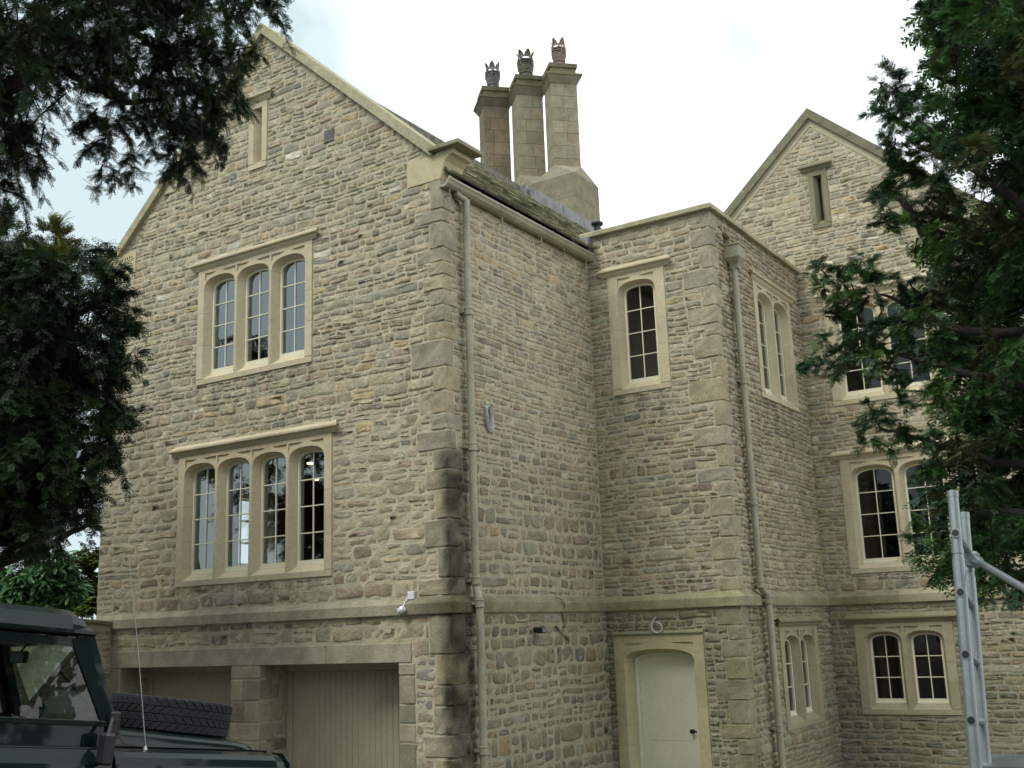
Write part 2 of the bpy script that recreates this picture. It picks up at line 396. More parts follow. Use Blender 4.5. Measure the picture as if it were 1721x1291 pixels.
# ---- walls: mortar sheets with openings
def sheet(name, wall, us, vs, holes, n=0., top=None, step=.07, thick=.42, inner=True, mortar=C_MORT, tone=1.0):
    def axis(lo, hi, br):
        br = sorted(set([lo, hi] + [x for x in br if lo < x < hi])); o = []
        for p, q in zip(br[:-1], br[1:]):
            k = max(1, int(round((q - p) / step))); o += list(np.linspace(p, q, k + 1)[:-1])
        return np.array(o + [hi])
    gu = axis(us[0], us[1], [h[i] for h in holes for i in (0, 1)]); gv = axis(vs[0], vs[1], [h[i] for h in holes for i in (2, 3)])
    UU, VV = np.meshgrid(gu, gv, indexing='ij'); V2 = VV.copy(); dead = np.zeros_like(UU, bool)
    if top is not None:
        tp = np.array([top(u) for u in gu])[:, None]; dead = VV > tp; V2 = np.minimum(VV, tp)
    nn = .006 * np.sin(UU * 21 + VV * 9) * np.sin(VV * 33 + UU * 3) + rng.uniform(-.004, .004, UU.shape) + n
    P = wall.W(UU.ravel(), V2.ravel(), nn.ravel()); nv = len(gv); F = []
    cu = (gu[:-1] + gu[1:]) / 2; cv = (gv[:-1] + gv[1:]) / 2
    for i in range(len(gu) - 1):
        for k in range(len(gv) - 1):
            if any(h[0] < cu[i] < h[1] and h[2] < cv[k] < h[3] for h in holes): continue
            if dead[i, k] and dead[i + 1, k]: continue
            F.append((i * nv + k, (i + 1) * nv + k, (i + 1) * nv + k + 1, i * nv + k + 1))
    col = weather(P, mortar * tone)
    V = [P]; C_ = [col]; off = len(P); F = [list(f) for f in F]
    if inner:   # inner leaf and reveals give the wall its thickness
        gu2 = np.array(sorted(set([us[0], us[1]] + [h[i] for h in holes for i in (0, 1)] + ([(us[0] + us[1]) / 2] if top else [])))); gv2 = np.array(sorted(set([vs[0], vs[1]] + [h[i] for h in holes for i in (2, 3)] + ([vs[1] * .85, vs[1] * .92] if top else []))))
        A, Bv = np.meshgrid(gu2, gv2, indexing='ij')
        if top is not None: Bv = np.minimum(Bv, np.array([top(u) - .03 for u in gu2])[:, None])
        P2 = wall.W(A.ravel(), Bv.ravel(), np.full(A.size, -thick)); m2 = len(gv2)
        for i in range(len(gu2) - 1):
            for k in range(m2 - 1):
                x, y = (gu2[i] + gu2[i + 1]) / 2, (gv2[k] + gv2[k + 1]) / 2
                if any(h[0] < x < h[1] and h[2] < y < h[3] for h in holes): continue
                F.append([off + i * m2 + k, off + (i + 1) * m2 + k, off + (i + 1) * m2 + k + 1, off + i * m2 + k + 1])
        V.append(P2); C_.append(np.tile(mortar, (len(P2), 1))); off += len(P2)
        for h in holes:
            q = [(h[0], h[2]), (h[1], h[2]), (h[1], h[3]), (h[0], h[3])]
            P3 = np.array([wall.w(a, b, n - .012) for a, b in q] + [wall.w(a, b, -thick) for a, b in q])
            V.append(P3); C_.append(weather(P3, mortar * tone))
            for k in range(4): F.append([off + k, off + (k + 1) % 4, off + 4 + (k + 1) % 4, off + 4 + k])
            off += 8
    o = obj(name, mesh(name, np.concatenate(V), F, M_MORTAR, np.concatenate(C_)), house)
    return o

# ------------------------------------------------------------------ windows
def arch(u0, u1, zs, rise, n=14, inset=0., p=2.5):
    w = (u1 - u0) / 2 - inset; c = (u0 + u1) / 2; r = max(rise - inset * .8, .001); o = []
    for k in range(n + 1):
        t = math.pi * (1 - k / n); o.append((c + w * np.sign(math.cos(t)) * abs(math.cos(t)) ** (2 / p), zs + r * abs(math.sin(t)) ** (2 / p)))
    return o      # left to right
def strip(a, b, closed=False):
    n = len(a); V = list(a) + list(b); F = [(i, i + 1, n + i + 1, n + i) for i in range(n - 1)]
    return V, F
def dress(col=C_DRESS): return col * rng.uniform(.94, 1.05) * (1 + rng.uniform(-.012, .012, 3))
def part(name, wall, V, F, m, parent, tintc=None, smooth=False, weat=True):
    V = np.array(V, float); P = wall.W(V[:, 0], V[:, 1], V[:, 2])
    t = None
    if tintc is not None: t = weather(P, tintc) if weat else np.tile(tintc, (len(P), 1))
    return obj(name, mesh(name, P, F, m, t, smooth), parent)
HOLES = {}
def mullioned(wall, u0, u1, z0, z1, nl, rows, label, jf=.125, mf=.045, nb=.0, col=C_DRESS, hood=True, rise_k=.27, headgap=.125, hoodcol=None, blind=None, hx=.06, name='window'):
    W = empty(name, wall.w((u0 + u1) / 2, z0, 0), house)
    W.rotation_euler = (0, 0, 0); loc = np.array(W.location)
    old = obj.__defaults__
    made = []
    def P(nm, V, F, m, tc=None, smooth=False):
        V = np.array(V, float); p = wall.W(V[:, 0], V[:, 1], V[:, 2]); t = weather(p, tc) if tc is not None else None
        o = obj(nm, mesh(nm, p - loc, F, m, t, smooth), W); made.append(o); return o
    if label: W['label'] = label
    f = nb + .022; sp = .055; dd = nb - .085; bk = nb - .25
    wl = (u1 - u0 - 2 * jf - (nl - 1) * mf) / nl; rise = rise_k * wl; zs = z1 - headgap - rise; si = z0 + .085
    lights = [(u0 + jf + i * (wl + mf), u0 + jf + i * (wl + mf) + wl) for i in range(nl)]
    g = .0015
    # jambs in two or three stones, with fine joints
    for side in (0, 1):
        cuts = [si, si + (zs - si) * rng.uniform(.3, .42), si + (zs - si) * rng.uniform(.62, .75), zs] if zs - si > .9 else [si, zs]
        for c0, c1 in zip(cuts[:-1], cuts[1:]):
            a = u0 if side == 0 else u1; s_ = 1 if side == 0 else -1
            poly = [(a, f), (a + s_ * jf, f), (a + s_ * (jf + sp), dd), (a + s_ * (jf + sp), bk), (a, bk)]
            V, F = extrude_poly(poly, c0 + g, c1 - g, lambda p, q, h: (p, h, q)); P('jamb_stone', V, F, M_DRESS, dress(col))
    for i in range(nl - 1):
        c = lights[i][1] + mf / 2; m2 = mf / 2
        poly = [(c - m2, f), (c + m2, f), (c + m2 + sp, dd), (c + m2 + sp, bk), (c - m2 - sp, bk), (c - m2 - sp, dd)]
        V, F = extrude_poly(poly, si - .01, zs - g, lambda p, q, h: (p, h, q)); P('mullion', V, F, M_DRESS, dress(col))
    # sill
    k = 2 if u1 - u0 > 1.8 else 1
    for i in range(k):
        a, b = u0 + (u1 - u0) * i / k, u0 + (u1 - u0) * (i + 1) / k
        poly = [(f, z0), (f, z0 + .075), (f - .015, z0 + .085), (dd, si + .075), (bk, si + .075), (bk, z0)]
        V, F = extrude_poly(poly, a + g, b - g, lambda p, q, h: (h, q, p)); P('sill', V, F, M_DRESS, dress(col))
    # head with arches and sunk spandrels
    low = [(u1, zs)]
    for (a, b) in reversed(lights): low += list(reversed(arch(a, b, zs, rise))) if rise > .01 else [(b, zs), (a, zs)]
    low.append((u0, zs))
    outer = [(u0, z1), (u1, z1)] + low
    sps = []
    if rise > .05:
        for (a, b) in lights:
            ar = arch(a, b, zs, rise); apex = zs + rise; zt = z1 - .052
            for s_ in (0, 1):
                e = a if s_ == 0 else b; s1 = 1 if s_ == 0 else -1
                zc = zs + rise * .62
                tri = [(e + s1 * .012, zt), (e + s1 * wl * .40, zt - .006), (e + s1 * wl * .17, apex + .018 - .012), (e + s1 * .012, zc + .012)]
                if nl > 1 and ((s_ == 0 and a > lights[0][0]) or (s_ == 1 and b < lights[-1][1])):
                    tri[0] = (e - s1 * .008, zt); tri[3] = (e - s1 * .008, zc + .03)
                sps.append(tri)
    loops = [outer] + sps; flat = [p for l in loops for p in l]
    tri = tessellate_polygon([[Vector((p, q, 0)) for p, q in l] for l in loops])
    V = [(p, q, f) for p, q in flat]; F = [tuple(t) for t in tri]
    n0 = len(V); V += [(p, q, bk) for p, q in outer]; no = len(outer)
    F += [(0, 1, n0 + 1, n0), (1, 2, n0 + 2, n0 + 1), (0, no - 1, n0 + no - 1, n0)]
    for (a, b) in lights:
        A0 = arch(a, b, zs, rise) if rise > .01 else [(a, zs), (b, zs)]; A1 = arch(a, b, zs, rise, inset=sp) if rise > .01 else [(a + sp, zs), (b - sp, zs)]
        s0 = [(p, q, f) for p, q in A0]; s1 = [(p, q, dd) for p, q in A1]; s2 = [(p, q, bk) for p, q in A1]
        for x, y in ((s0, s1), (s1, s2)):
            v_, f_ = strip(x, y); n = len(V); V += v_; F += [tuple(i + n for i in t) for t in f_]
    for l in sps:
        n = len(V); V += [(p, q, f) for p, q in l] + [(p, q, f - .022) for p, q in l]; q = len(l)
        F += [(n + i, n + (i + 1) % q, n + q + (i + 1) % q, n + q + i) for i in range(q)] + [tuple(n + q + i for i in range(q))]
    P('head_stone', V, F, M_DRESS, dress(col))
    if hood:
        prof = [(-.02, z1 + .165), (.004, z1 + .165), (.085, z1 + .105), (.098, z1 + .10), (.098, z1 + .075), (.088, z1 + .066), (.060, z1 + .055), (.052, z1 + .030), (.034, z1 + .012), (.030, z1 + .002), (-.02, z1 + .002)]
        prof = [(n + nb, z) for n, z in prof]; a, b = u0 - hx, u1 + hx; hc = dress(col if hoodcol is None else hoodcol)
        ks = 2 if b - a > 1.8 else 1
        for i in range(ks):
            p0, p1 = a + (b - a) * i / ks, a + (b - a) * (i + 1) / ks; V = []; F = []
            e0 = [((p0 - (n - nb) * (1 if i == 0 else 0)) + (g if i else 0), z, n) for n, z in prof]; e1 = [((p1 + (n - nb) * (1 if i == ks - 1 else 0)) - (g if i < ks - 1 else 0), z, n) for n, z in prof]
            V = e0 + e1; m_ = len(prof); F = [(j, (j + 1) % m_, m_ + (j + 1) % m_, m_ + j) for j in range(m_)]
            tr = tessellate_polygon([[Vector((n, z, 0)) for n, z in prof]]); 
            # returned ends closed by a cap running back to the wall
            F += [tuple(t) for t in tr] + [tuple(m_ + j for j in t) for t in tr]
            P('hood_mould', V, F, M_DRESS, hc)
    if blind is not None:
        V, F = cbox((u0 + jf, z0 + .05, bk - .02), (u1 - jf, z1 - .05, bk + .03)); P(blind[0], V, F, blind[1], blind[2])
    else:
        for (a, b) in lights:
            ia, ib = a + sp - .004, b - sp + .004; zi = si + .075
            c = (ia + ib) / 2; r1 = max(rise - sp * .8, .01); fw = .034
            def ring(ins, n):
                A = arch(ia, ib, zs, r1 + .004, inset=ins); return [(ia + ins, zi + (ins * 2.1 if ins else 0), n)] + [(p, q, n) for p, q in A] + [(ib - ins, zi + (ins * 2.1 if ins else 0), n)]
            R0, R1, R1b = ring(0, dd - .014), ring(fw, dd - .014), ring(fw, dd - .065)
            q = len(R0); V = R0 + R1 + R1b; F = []
            for k0 in (0, q):
                F += [(k0 + i, k0 + (i + 1) % q, k0 + q + (i + 1) % q, k0 + q + i) for i in range(q)]
            V2, F2 = cbox((ia, zi - .002, dd - .05), (ib, zi + .028, dd - .004)); n = len(V); V += list(V2); F += [tuple(i + n for i in t) for t in F2]
            P('casement_frame', V, F, M_TIMBER)
            ga, gb, gz = ia + fw, ib - fw, zi + fw * 2.1; topz = zs + r1 - fw * .8
            V, F = cbox((c - .008, gz - .01, dd - .055), (c + .008, topz + .01, dd - .03), .002); P('glazing_bar', V, F, M_TIMBER)
            rows_z = [gz + (topz - gz) * k / rows for k in range(rows + 1)]
            for k in range(1, rows):
                V, F = cbox((ga - .005, rows_z[k] - .0075, dd - .057), (gb + .005, rows_z[k] + .0075, dd - .032), .002); P('glazing_bar', V, F, M_TIMBER)
            tl = rng.uniform(-.003, .003, 2)
            for k in range(rows):
                for s_ in (0, 1):
                    x0, x1 = (ga, c) if s_ == 0 else (c, gb); zz0, zz1 = rows_z[k], rows_z[k + 1]
                    if k < rows - 1: q4 = [(x0, zz0), (x1, zz0), (x1, zz1), (x0, zz1)]
                    else:
                        A = [p for p in arch(ia, ib, zs, r1 + .004, inset=fw * .8) if x0 - 1e-4 <= p[0] <= x1 + 1e-4]
                        q4 = [(x1, zz0)] + list(reversed(A)) + [(x0, zz0)]
                    nn_ = dd - .044; j = rng.uniform(-.0012, .0012, 2)
                    V = [(p, z, nn_ + (p - c) * (tl[0] + j[0]) * 2 + (z - gz) * (tl[1] + j[1])) for p, z in q4]
                    m_ = len(V); V += [(p, z, n - .004) for p, z, n in V]
                    P('pane', V, [tuple(range(m_)), tuple(range(m_, 2 * m_))] if False else [tuple(range(m_))], M_GLASSF if wall is WA else M_GLASS)
    HOLES.setdefault(wall.name, []).append((u0 + .04, u1 - .04, z0 + .03, z1 - .03))
    EXCL.setdefault(wall.name, []).append((u0 - .004, u1 + .004, z0 - .004, z1 + (.10 if hood else 0) + .004))
    return W
EXCL = {}
mullioned(WA, -4.46, -2.20, 5.97, 7.70, 3, 4, 'three-light mullioned window in the upper storey of the big gable')
mullioned(WA, -4.77, -1.84, 3.11, 4.95, 4, 4, 'four-light mullioned window above the garage doors')
mullioned(WC, .35, 1.29, 5.73, 7.58, 1, 4, 'tall single-light window in the narrow flat-roofed bay', jf=.155)
mullioned(WD, 5.385, 7.09, 5.73, 7.61, 2, 4, 'two-light window on the side of the flat-roofed bay, upper floor', jf=.15, mf=.06)
mullioned(WD, 5.146, 6.83, .82, 2.26, 2, 3, 'two-light ground floor window on the side of the bay, under a deep mossy hood', jf=.16, mf=.06, nb=.04, col=C_DRESS * .8, hoodcol=C_OLD)
mullioned(WE, 2.50, 4.00, .87, 2.26, 2, 3, 'two-light ground floor window of the rear wing', jf=.14, mf=.06, nb=.04, col=C_DRESS * .9, hoodcol=C_OLD * 1.1)
mullioned(WE, 2.52, 5.10, 3.06, 4.92, 3, 4, 'three-light first floor window of the rear wing beside the yew', jf=.14, mf=.06)
mullioned(WE, 2.515, 5.10, 5.845, 7.68, 3, 4, 'three-light top floor window of the rear wing behind the yew', jf=.14, mf=.06)
mullioned(WA, -3.47, -3.10, 9.04, 10.08, 1, 1, 'narrow blind slit window high in the big gable', jf=.10, rise_k=0, headgap=.09, blind=('blind_panel', M_DRESS, C_DRESS * .95), name='slit_window', hx=.05)
mullioned(WE, 2.46, 2.79, 9.0, 10.06, 1, 1, 'dark weathered slit window in the rear gable', jf=.085, rise_k=0, headgap=.09, blind=('dark_pane', M_LEAD, None), name='slit_window', col=C_OLD * .8, hx=.05)

# ------------------------------------------------------------------ door
def door():
    u0, u1, z1, nb = .148, 1.53, 2.23, .04; jf = .152; f = nb + .025; sp = .075; dd = nb - .14; bk = nb - .30
    Dr = empty('doorway', WC.w(.84, 0, 0), house); loc = np.array(Dr.location); Dr['label'] = 'pale green-cream door in an arched sandstone surround'
    def P(nm, V, F, m, tc=None):
        V = np.array(V, float); p = WC.W(V[:, 0], V[:, 1], V[:, 2]); return obj(nm, mesh(nm, p - loc, F, m, weather(p, tc) if tc is not None else None), Dr)
    wl = u1 - u0 - 2 * jf; rise = .17; zs = 1.86; a, b = u0 + jf, u1 - jf; g = .0015
    for side in (0, 1):
        e = u0 if side == 0 else u1; s_ = 1 if side == 0 else -1; cuts = [0, .72, 1.25 if side else 1.0, zs]
        for c0, c1 in zip(cuts[:-1], cuts[1:]):
            poly = [(e, f), (e + s_ * jf, f), (e + s_ * (jf + sp), dd), (e + s_ * (jf + sp), bk), (e, bk)]
            V, F = extrude_poly(poly, c0 + g, c1 - g, lambda p, q, h: (p, h, q)); P('jamb_stone', V, F, M_DRESS, dress() * np.array((1.12, 1.1, 1.0)))
    outer = [(u0, z1), (u1, z1), (u1, zs)] + list(reversed(arch(a, b, zs, rise))) + [(u0, zs)]
    sps = []
    for e, s1 in ((a, 1), (b, -1)):
        sps.append([(e + s1 * .0, z1 - .115), (e + s1 * wl * .34, z1 - .115), (e + s1 * wl * .2, z1 - .135), (e + s1 * .02, z1 - .175)])
    loops = [outer] + sps; flat = [p for l in loops for p in l]; tri = tessellate_polygon([[Vector((p, q, 0)) for p, q in l] for l in loops])
    V = [(p, q, f) for p, q in flat]; F = [tuple(t) for t in tri]; n0 = len(V); V += [(p, q, bk) for p, q in outer]; F += [(0, 1, n0 + 1, n0), (1, 2, n0 + 2, n0 + 1), (0, len(outer) - 1, n0 + len(outer) - 1, n0)]
    A0, A1 = arch(a, b, zs, rise), arch(a, b, zs, rise, inset=sp)
    for x, y in (([(p, q, f) for p, q in A0], [(p, q, dd) for p, q in A1]), ([(p, q, dd) for p, q in A1], [(p, q, bk) for p, q in A1])):
        v_, f_ = strip(x, y); n = len(V); V += v_; F += [tuple(i + n for i in t) for t in f_]
    for l in sps:
        n = len(V); V += [(p, q, f) for p, q in l] + [(p, q, f - .02) for p, q in l]; q = 4
        F += [(n + i, n + (i + 1) % q, n + q + (i + 1) % q, n + q + i) for i in range(q)] + [tuple(n + q + i for i in range(q))]
    P('head_stone', V, F, M_DRESS, dress() * np.array((1.12, 1.1, 1.0)))
    poly = [(f - .01, z1 + .001), (f + .03, z1 + .004), (f + .03, z1 + .02), (f - .04, z1 + .075), (f - .06, z1 + .075)]
    V, F = extrude_poly(poly, u0 - .012, u1 + .012, lambda p, q, h: (h, q, p)); P('label_mould', V, F, M_DRESS, C_OLD * 1.25)
    # timber frame and leaf
    ia, ib = a + sp - .004, b - sp + .004; r1 = rise - .055
    def ring(ins, n): A = arch(ia, ib, zs, r1, inset=ins); return [(ia + ins, 0, n)] + [(p, q, n) for p, q in A] + [(ib - ins, 0, n)]
    Rr = [ring(0, dd - .02), ring(.028, dd - .02), ring(.034, dd - .032), ring(.05, dd - .032), ring(.05, dd - .09)]
    V = []; F = []
    for x, y in zip(Rr[:-1], Rr[1:]):
        v_, f_ = strip(x, y); n = len(V); V += v_; F += [tuple(i + n for i in t) for t in f_]
    P('door_frame', V, F, M_DOOR)
    L0 = [(ia + .052, .01, 0)] + [(p, q, 0) for p, q in arch(ia, ib, zs, r1, inset=.052)] + [(ib - .052, .01, 0)]
    m_ = len(L0); V = [(p, q, dd - .062) for p, q, _ in L0] + [(p, q, dd - .10) for p, q, _ in L0]
    F = [(i, (i + 1) % m_, m_ + (i + 1) % m_, m_ + i) for i in range(m_)] + [tuple(range(m_)), tuple(range(m_, 2 * m_))]
    P('door_leaf', V, F, M_DOOR)
    V, F = cbox((ia + .16, .779, dd - .0635), (ib - .14, .784, dd - .0605), .0005); P('weather_bar', V, F, M_GARAGE)
    mb = MB(); hp = (ib - .115, .91)
    V, F = lathe([(.0, .0), (.028, 0), (.03, .006), (.012, .012), (.012, .035), (.026, .045), (.030, .058), (.022, .072), (0, .076)], 16)
    V = [(hp[0] + v[0], hp[1] + v[1], dd - .062 + v[2]) for v in V]; mb.add(V, F)
    V, F = cbox((hp[0] + .045, hp[1] - .03, dd - .062), (hp[0] + .075, hp[1] + .01, dd - .052)); mb.add(V, F)
    V, F = cbox((hp[0] + .03, hp[1] - .005, dd - .056), (hp[0] + .07, hp[1] + .012, dd - .045)); mb.add(V, F)
    P('door_knob', mb.V, mb.F, M_BLACK)
    HOLES.setdefault('towerfront', []).append((u0 + .04, u1 - .04, 0, z1 - .03)); EXCL.setdefault('towerfront', []).append((u0 - .004, u1 + .004, 0, z1 + .06))
door()

# ------------------------------------------------------------------ garage doors, lintel, piers
ZL0, ZL1 = 2.02, 2.25
openings = [(-5.85, -3.58), (-3.06, -.74)]
for k, (a, b) in enumerate(openings):
    G = empty('garage_door', WA.w((a + b) / 2, 0, -.46), house); G['label'] = ['left-hand garage door, mostly hidden behind the vehicle', 'right-hand garage door of vertical beige boards'][k]; loc = np.array(G.location)
    y0 = .46
    for nm, p, q in (('frame_head', (a, y0, ZL0 - .10), (b, y0 + .09, ZL0 + .06)), ('frame_post', (a, y0, 0), (a + .085, y0 + .09, ZL0 - .102)), ('frame_post', (b - .03, y0, 0), (b + .05, y0 + .09, ZL0 - .102))):
        MB().box(np.array(p) - loc, np.array(q) - loc).build(nm, M_GARAGE, G)
    x = a + .087; bw = .094
    first = None
    while x < b - .03:
        w = min(bw, b - .03 - x)
        if w > .09 and first is not None:
            o = obj('board', first.data, G, (x - x0_, 0, 0))
        else:
            o = MB().box(np.array((x + .0008, y0 + .03, .01)) - loc, np.array((x + w - .0008, y0 + .055, ZL0 - .104)) - loc, bev=.006).build('board', M_GARAGE, G)
            if first is None: first = o; x0_ = x
        x += w
    MB().box(np.array((a, y0 + .06, 0)) - loc, np.array((b, y0 + .075, ZL0)) - loc).build('backing_panel', M_INT, G)
    HOLES.setdefault('front_low', []).append((a, b, 0, ZL0))
EXCL['front_low'] = [(a, b, 0, ZL0) for a, b in openings] + [(-6.08, -.55, ZL0, ZL1)]
xs = [-6.08, -4.72, -3.32, -1.9, -.55]
for a, b in zip(xs[:-1], xs[1:]):
    V, F = cbox((a + .002, -.055, ZL0), (b - .002, .45, ZL1 - .002), .006); obj('lintel_stone', mesh('lintel_stone', V, F, M_OLD, weather(V, np.array((.36, .325, .24)) * rng.uniform(.93, 1.05))), house)
def blockwork(rects_fn, z0, z1, name, m=M_OLD, base=(.32, .285, .205)):
    z = z0
    while z < z1 - .05:
        h = rnd.uniform(.2, .36)
        if z + h > z1 - .14: h = z1 - z
        for (lo, hi) in rects_fn():
            lo = np.array((lo[0], lo[1], z + .006)); hi = np.array((hi[0], hi[1], z + h - .006)); V, F = cbox(lo, hi, .012)
            V = V + rng.uniform(-.004, .004, V.shape); c = np.array(base) * rng.uniform(.78, 1.15) * (1 + rng.uniform(-.05, .05, 3))
            obj(name, mesh(name, V, F, m, weather(V, c)), house)
        z += h
def pier(x0, x1, depth=.30, both=True):
    def f():
        if x1 - x0 < .3: return [((x0, -.052 - rnd.uniform(0, .006)), (x1, depth))]
        m = x0 + (x1 - x0) * rnd.uniform(.35, .65)
        if rnd.random() < .35: return [((x0, -.052), (x1, depth * .8))]
        return [((x0, -.052 - rnd.uniform(0, .008)), (m - .006, depth * rnd.uniform(.5, 1))), ((m + .006, -.052 - rnd.uniform(0, .008)), (x1, depth * rnd.uniform(.5, 1)))]
    return f
blockwork(pier(-3.585, -3.055), 0, ZL0 - .004, 'pier_stone'); EXCL['front_low'].append((-3.585, -3.055, 0, ZL0))
blockwork(pier(-6.08, -5.845), 0, ZL0 - .004, 'pier_stone'); EXCL['front_low'].append((-6.08, -5.845, 0, ZL0))
def right_pier(): w = rnd.uniform(.14, .4); return [((-.745, -.052), (-.745 + w, .25))]
EXCL['front_low'].append((-.745, -.5, 0, ZL0)); blockwork(lambda: [((-.745, -.052 - rnd.uniform(0, .01)), (-.505, .25))], 0, ZL0 - .004, 'pier_stone')
# reveal walls of the garage openings
WR1 = Wall('rev1', (-3.06, 0, 0), (0, 1, 0), (1, 0, 0)); WR2 = Wall('rev2', (-5.85, 0, 0), (0, 1, 0), (1, 0, 0)); 
for wr, d0 in ((WR1, .16), (WR2, .1)):
    gen(wr, .05, .46, 0, ZL0, [], dict(S_RUBBLE, h=(.14, .3), len=(.1, .2)), n=.0, flat=.4)
    V = np.array([wr.w(-.04, 0, -.005), wr.w(.47, 0, -.005), wr.w(.47, ZL0, -.005), wr.w(-.04, ZL0, -.005)]); obj('reveal_render', mesh('reveal_render', V, [(0, 1, 2, 3)], M_MORTAR, C_MORT * .9), house)
for x in (-3.58, -.74):
    V = np.array([(x, -.04, 0), (x, .47, 0), (x, .47, ZL0), (x, -.04, ZL0)]); obj('reveal_render', mesh('reveal_render', V, [(0, 1, 2, 3)], M_MORTAR, C_MORT * .9), house)

# ------------------------------------------------------------------ quoins
def roughen(V, F, cuts, amp):
    bm_ = bmesh.new(); vs = [bm_.verts.new(tuple(v)) for v in V]
    for f in F:
        try: bm_.faces.new([vs[i] for i in f])
        except ValueError: pass
    big = [e for e in bm_.edges if e.calc_length() > .07]
    bmesh.ops.subdivide_edges(bm_, edges=big, cuts=cuts - 1, use_grid_fill=True)
    bm_.verts.ensure_lookup_table(); bm_.verts.index_update()
    W_ = np.array([v.co[:] for v in bm_.verts]); W_ = W_ + rng.uniform(-amp, amp, W_.shape) * (1, 1, .8); FF_ = [[v.index for v in f.verts] for f in bm_.faces]; bm_.free()
    return W_, FF_
def quoins(cx, cy, sgn_x, z0, z1, n, exA, exB, la=(.30, .52), lb=(.16, .26), hr=(.17, .36), basec=None, lb_max=.30):
    """corner of a wall running in -x (front face) and +y (side face)"""
    z = z0; k = 0
    while z < z1 - .02:
        h = rnd.uniform(*hr)
        if z + h > z1 - .15: h = z1 - z
        if k % 2 == 0: a, b = rnd.uniform(*la), rnd.uniform(*lb)
        else: a, b = rnd.uniform(*lb), rnd.uniform(lb[1], lb_max)
        p = n + rnd.uniform(.008, .018); V, F = cbox((cx - a, cy - p, z + .005), (cx + p, cy + b, z + h - .005), .014)
        V, F = roughen(V, F, 3, .007)
        c = np.array([(.345, .305, .215), (.31, .285, .22), (.37, .315, .20), (.29, .275, .235), (.37, .335, .26), (.28, .255, .205)][rnd.choice([0, 0, 1, 1, 2, 2, 3, 4, 4, 5])]) * .55 * rnd.uniform(.92, 1.08) * (1.04, 1.02, .95) + np.array((.335, .30, .215)) * .45
        obj('quoin_stone', mesh('quoin_stone', V, F, M_OLD, weather(V, c)), house)
        EXCL.setdefault(exA, []).append((cx - a - .004, cx + .05, z, z + h)); EXCL.setdefault(exB, []).append((cy - .05, cy + b + .004, z, z + h))
        z += h; k += 1
quoins(0, 0, 1, 2.78, 8.02, 0, 'front', 'side')
quoins(0, 0, 1, 0, 2.57, .04, 'front_low', 'side_low', la=(.2, .4))
quoins(T, D, 1, 2.78, 8.27, 0, 'towerfront', 'towerside', la=(.26, .5), lb=(.13, .22), lb_max=.30)
quoins(T, D, 1, 0, 2.57, .04, 'towerfront', 'towerside', la=(.2, .42), lb=(.13, .24), lb_max=.30)

# kneelers, coping
GX, GZ, GS = -3.2, 11.16, .91
def top_front(u): return GZ - GS * abs(u - GX) + .0
def inv_front(v): d = max(0, (GZ - v) / GS); return (max(-6.45, GX - d), min(0, GX + d))
for side in (1, -1):
    cx = 0 if side == 1 else -6.45
    X = lambda u: cx + side * u
    poly = [(-.53, 8.02), (0, 8.02), (.025, 8.06), (.04, 8.15), (.08, 8.25), (.15, 8.31), (.21, 8.325), (.21, 8.39), (-.02, 8.39), (-.10, 8.36), (-.53, 8.36)]
    V, F = extrude_poly([(X(u), z) for u, z in poly], -.018, .40, lambda p, q, h: (p, h, q)); V = np.array(V)
    obj('kneeler', mesh('kneeler', V, F, M_DRESS, np.tile(C_DRESS * (.98, .97, .9), (len(V), 1))), house)
    V, F = cbox((X(-.13), -.10, 8.392), (X(.36), .46, 8.452), .008); obj('kneeler_cap', mesh('kneeler_cap', V, F, M_OLD, np.tile((.26, .255, .15), (len(V), 1))), house)
    EXCL.setdefault('front', []).append((min(X(-.53), X(.1)) - .003, max(X(-.53), X(.1)) + .003, 8.02, 8.40))
def coping(gx, gz, gs, wall, drop, th, n0, n1, col, side, L=.92, m=M_OLD):
    ln = drop; k = max(1, int(round(ln * math.hypot(1, gs) / L))); nx, nz = gs / math.hypot(1, gs), 1 / math.hypot(1, gs)
    for i in range(k):
        a, b = ln * i / k + (.0015 if i else 0), ln * (i + 1) / k - .0015
        tv = th * math.hypot(1, gs)
        pts = [(a, gz - gs * a), (b, gz - gs * b), (b + nx * th * (1), gz - gs * b + nz * th), (a + (nx * th if i else 0), gz - gs * a + (nz * th if i else tv))]
        if i == k - 1: pts[2] = (b, gz - gs * b + tv)
        V, F = extrude_poly([(gx + side * p, q) for p, q in pts], n1, n0, lambda p, q, h: tuple(wall.w(p, q, h)))
        V = np.array(V); obj('coping_stone', mesh('coping_stone', V, F, m, np.tile(col * rng.uniform(.92, 1.06), (len(V), 1))), house)
for s_ in (1, -1): coping(GX, GZ, GS, WA, 3.10, .125, .075, -.36, C_COPE, s_)
BX, BZ, BS = 2.58, 11.06, .915
for s_ in (1, -1): coping(BX, BZ, BS, WE, 3.1, .14, .07, -.36, np.array((.20, .19, .125)), s_)
for s_ in (1, -1):    # pale flashing of mortar under the rear coping
    pts = [(0, BZ), (3.1, BZ - BS * 3.1), (3.1, BZ - BS * 3.1 - .15), (0, BZ - .15)]
    V, F = extrude_poly([(BX + s_ * p, q) for p, q in pts], -.02, .012, lambda p, q, h: tuple(WE.w(p, q, h))); obj('mortar_fillet', mesh('mortar_fillet', V, F, M_MORTAR, np.tile(C_MORT * 1.02, (len(V), 1))), house)
def top_back(u): return BZ - BS * abs(u - BX)
def inv_back(v): d = max(0, (BZ - .13 - v) / BS); return (max(-.45, BX - d), min(5.9, BX + d))

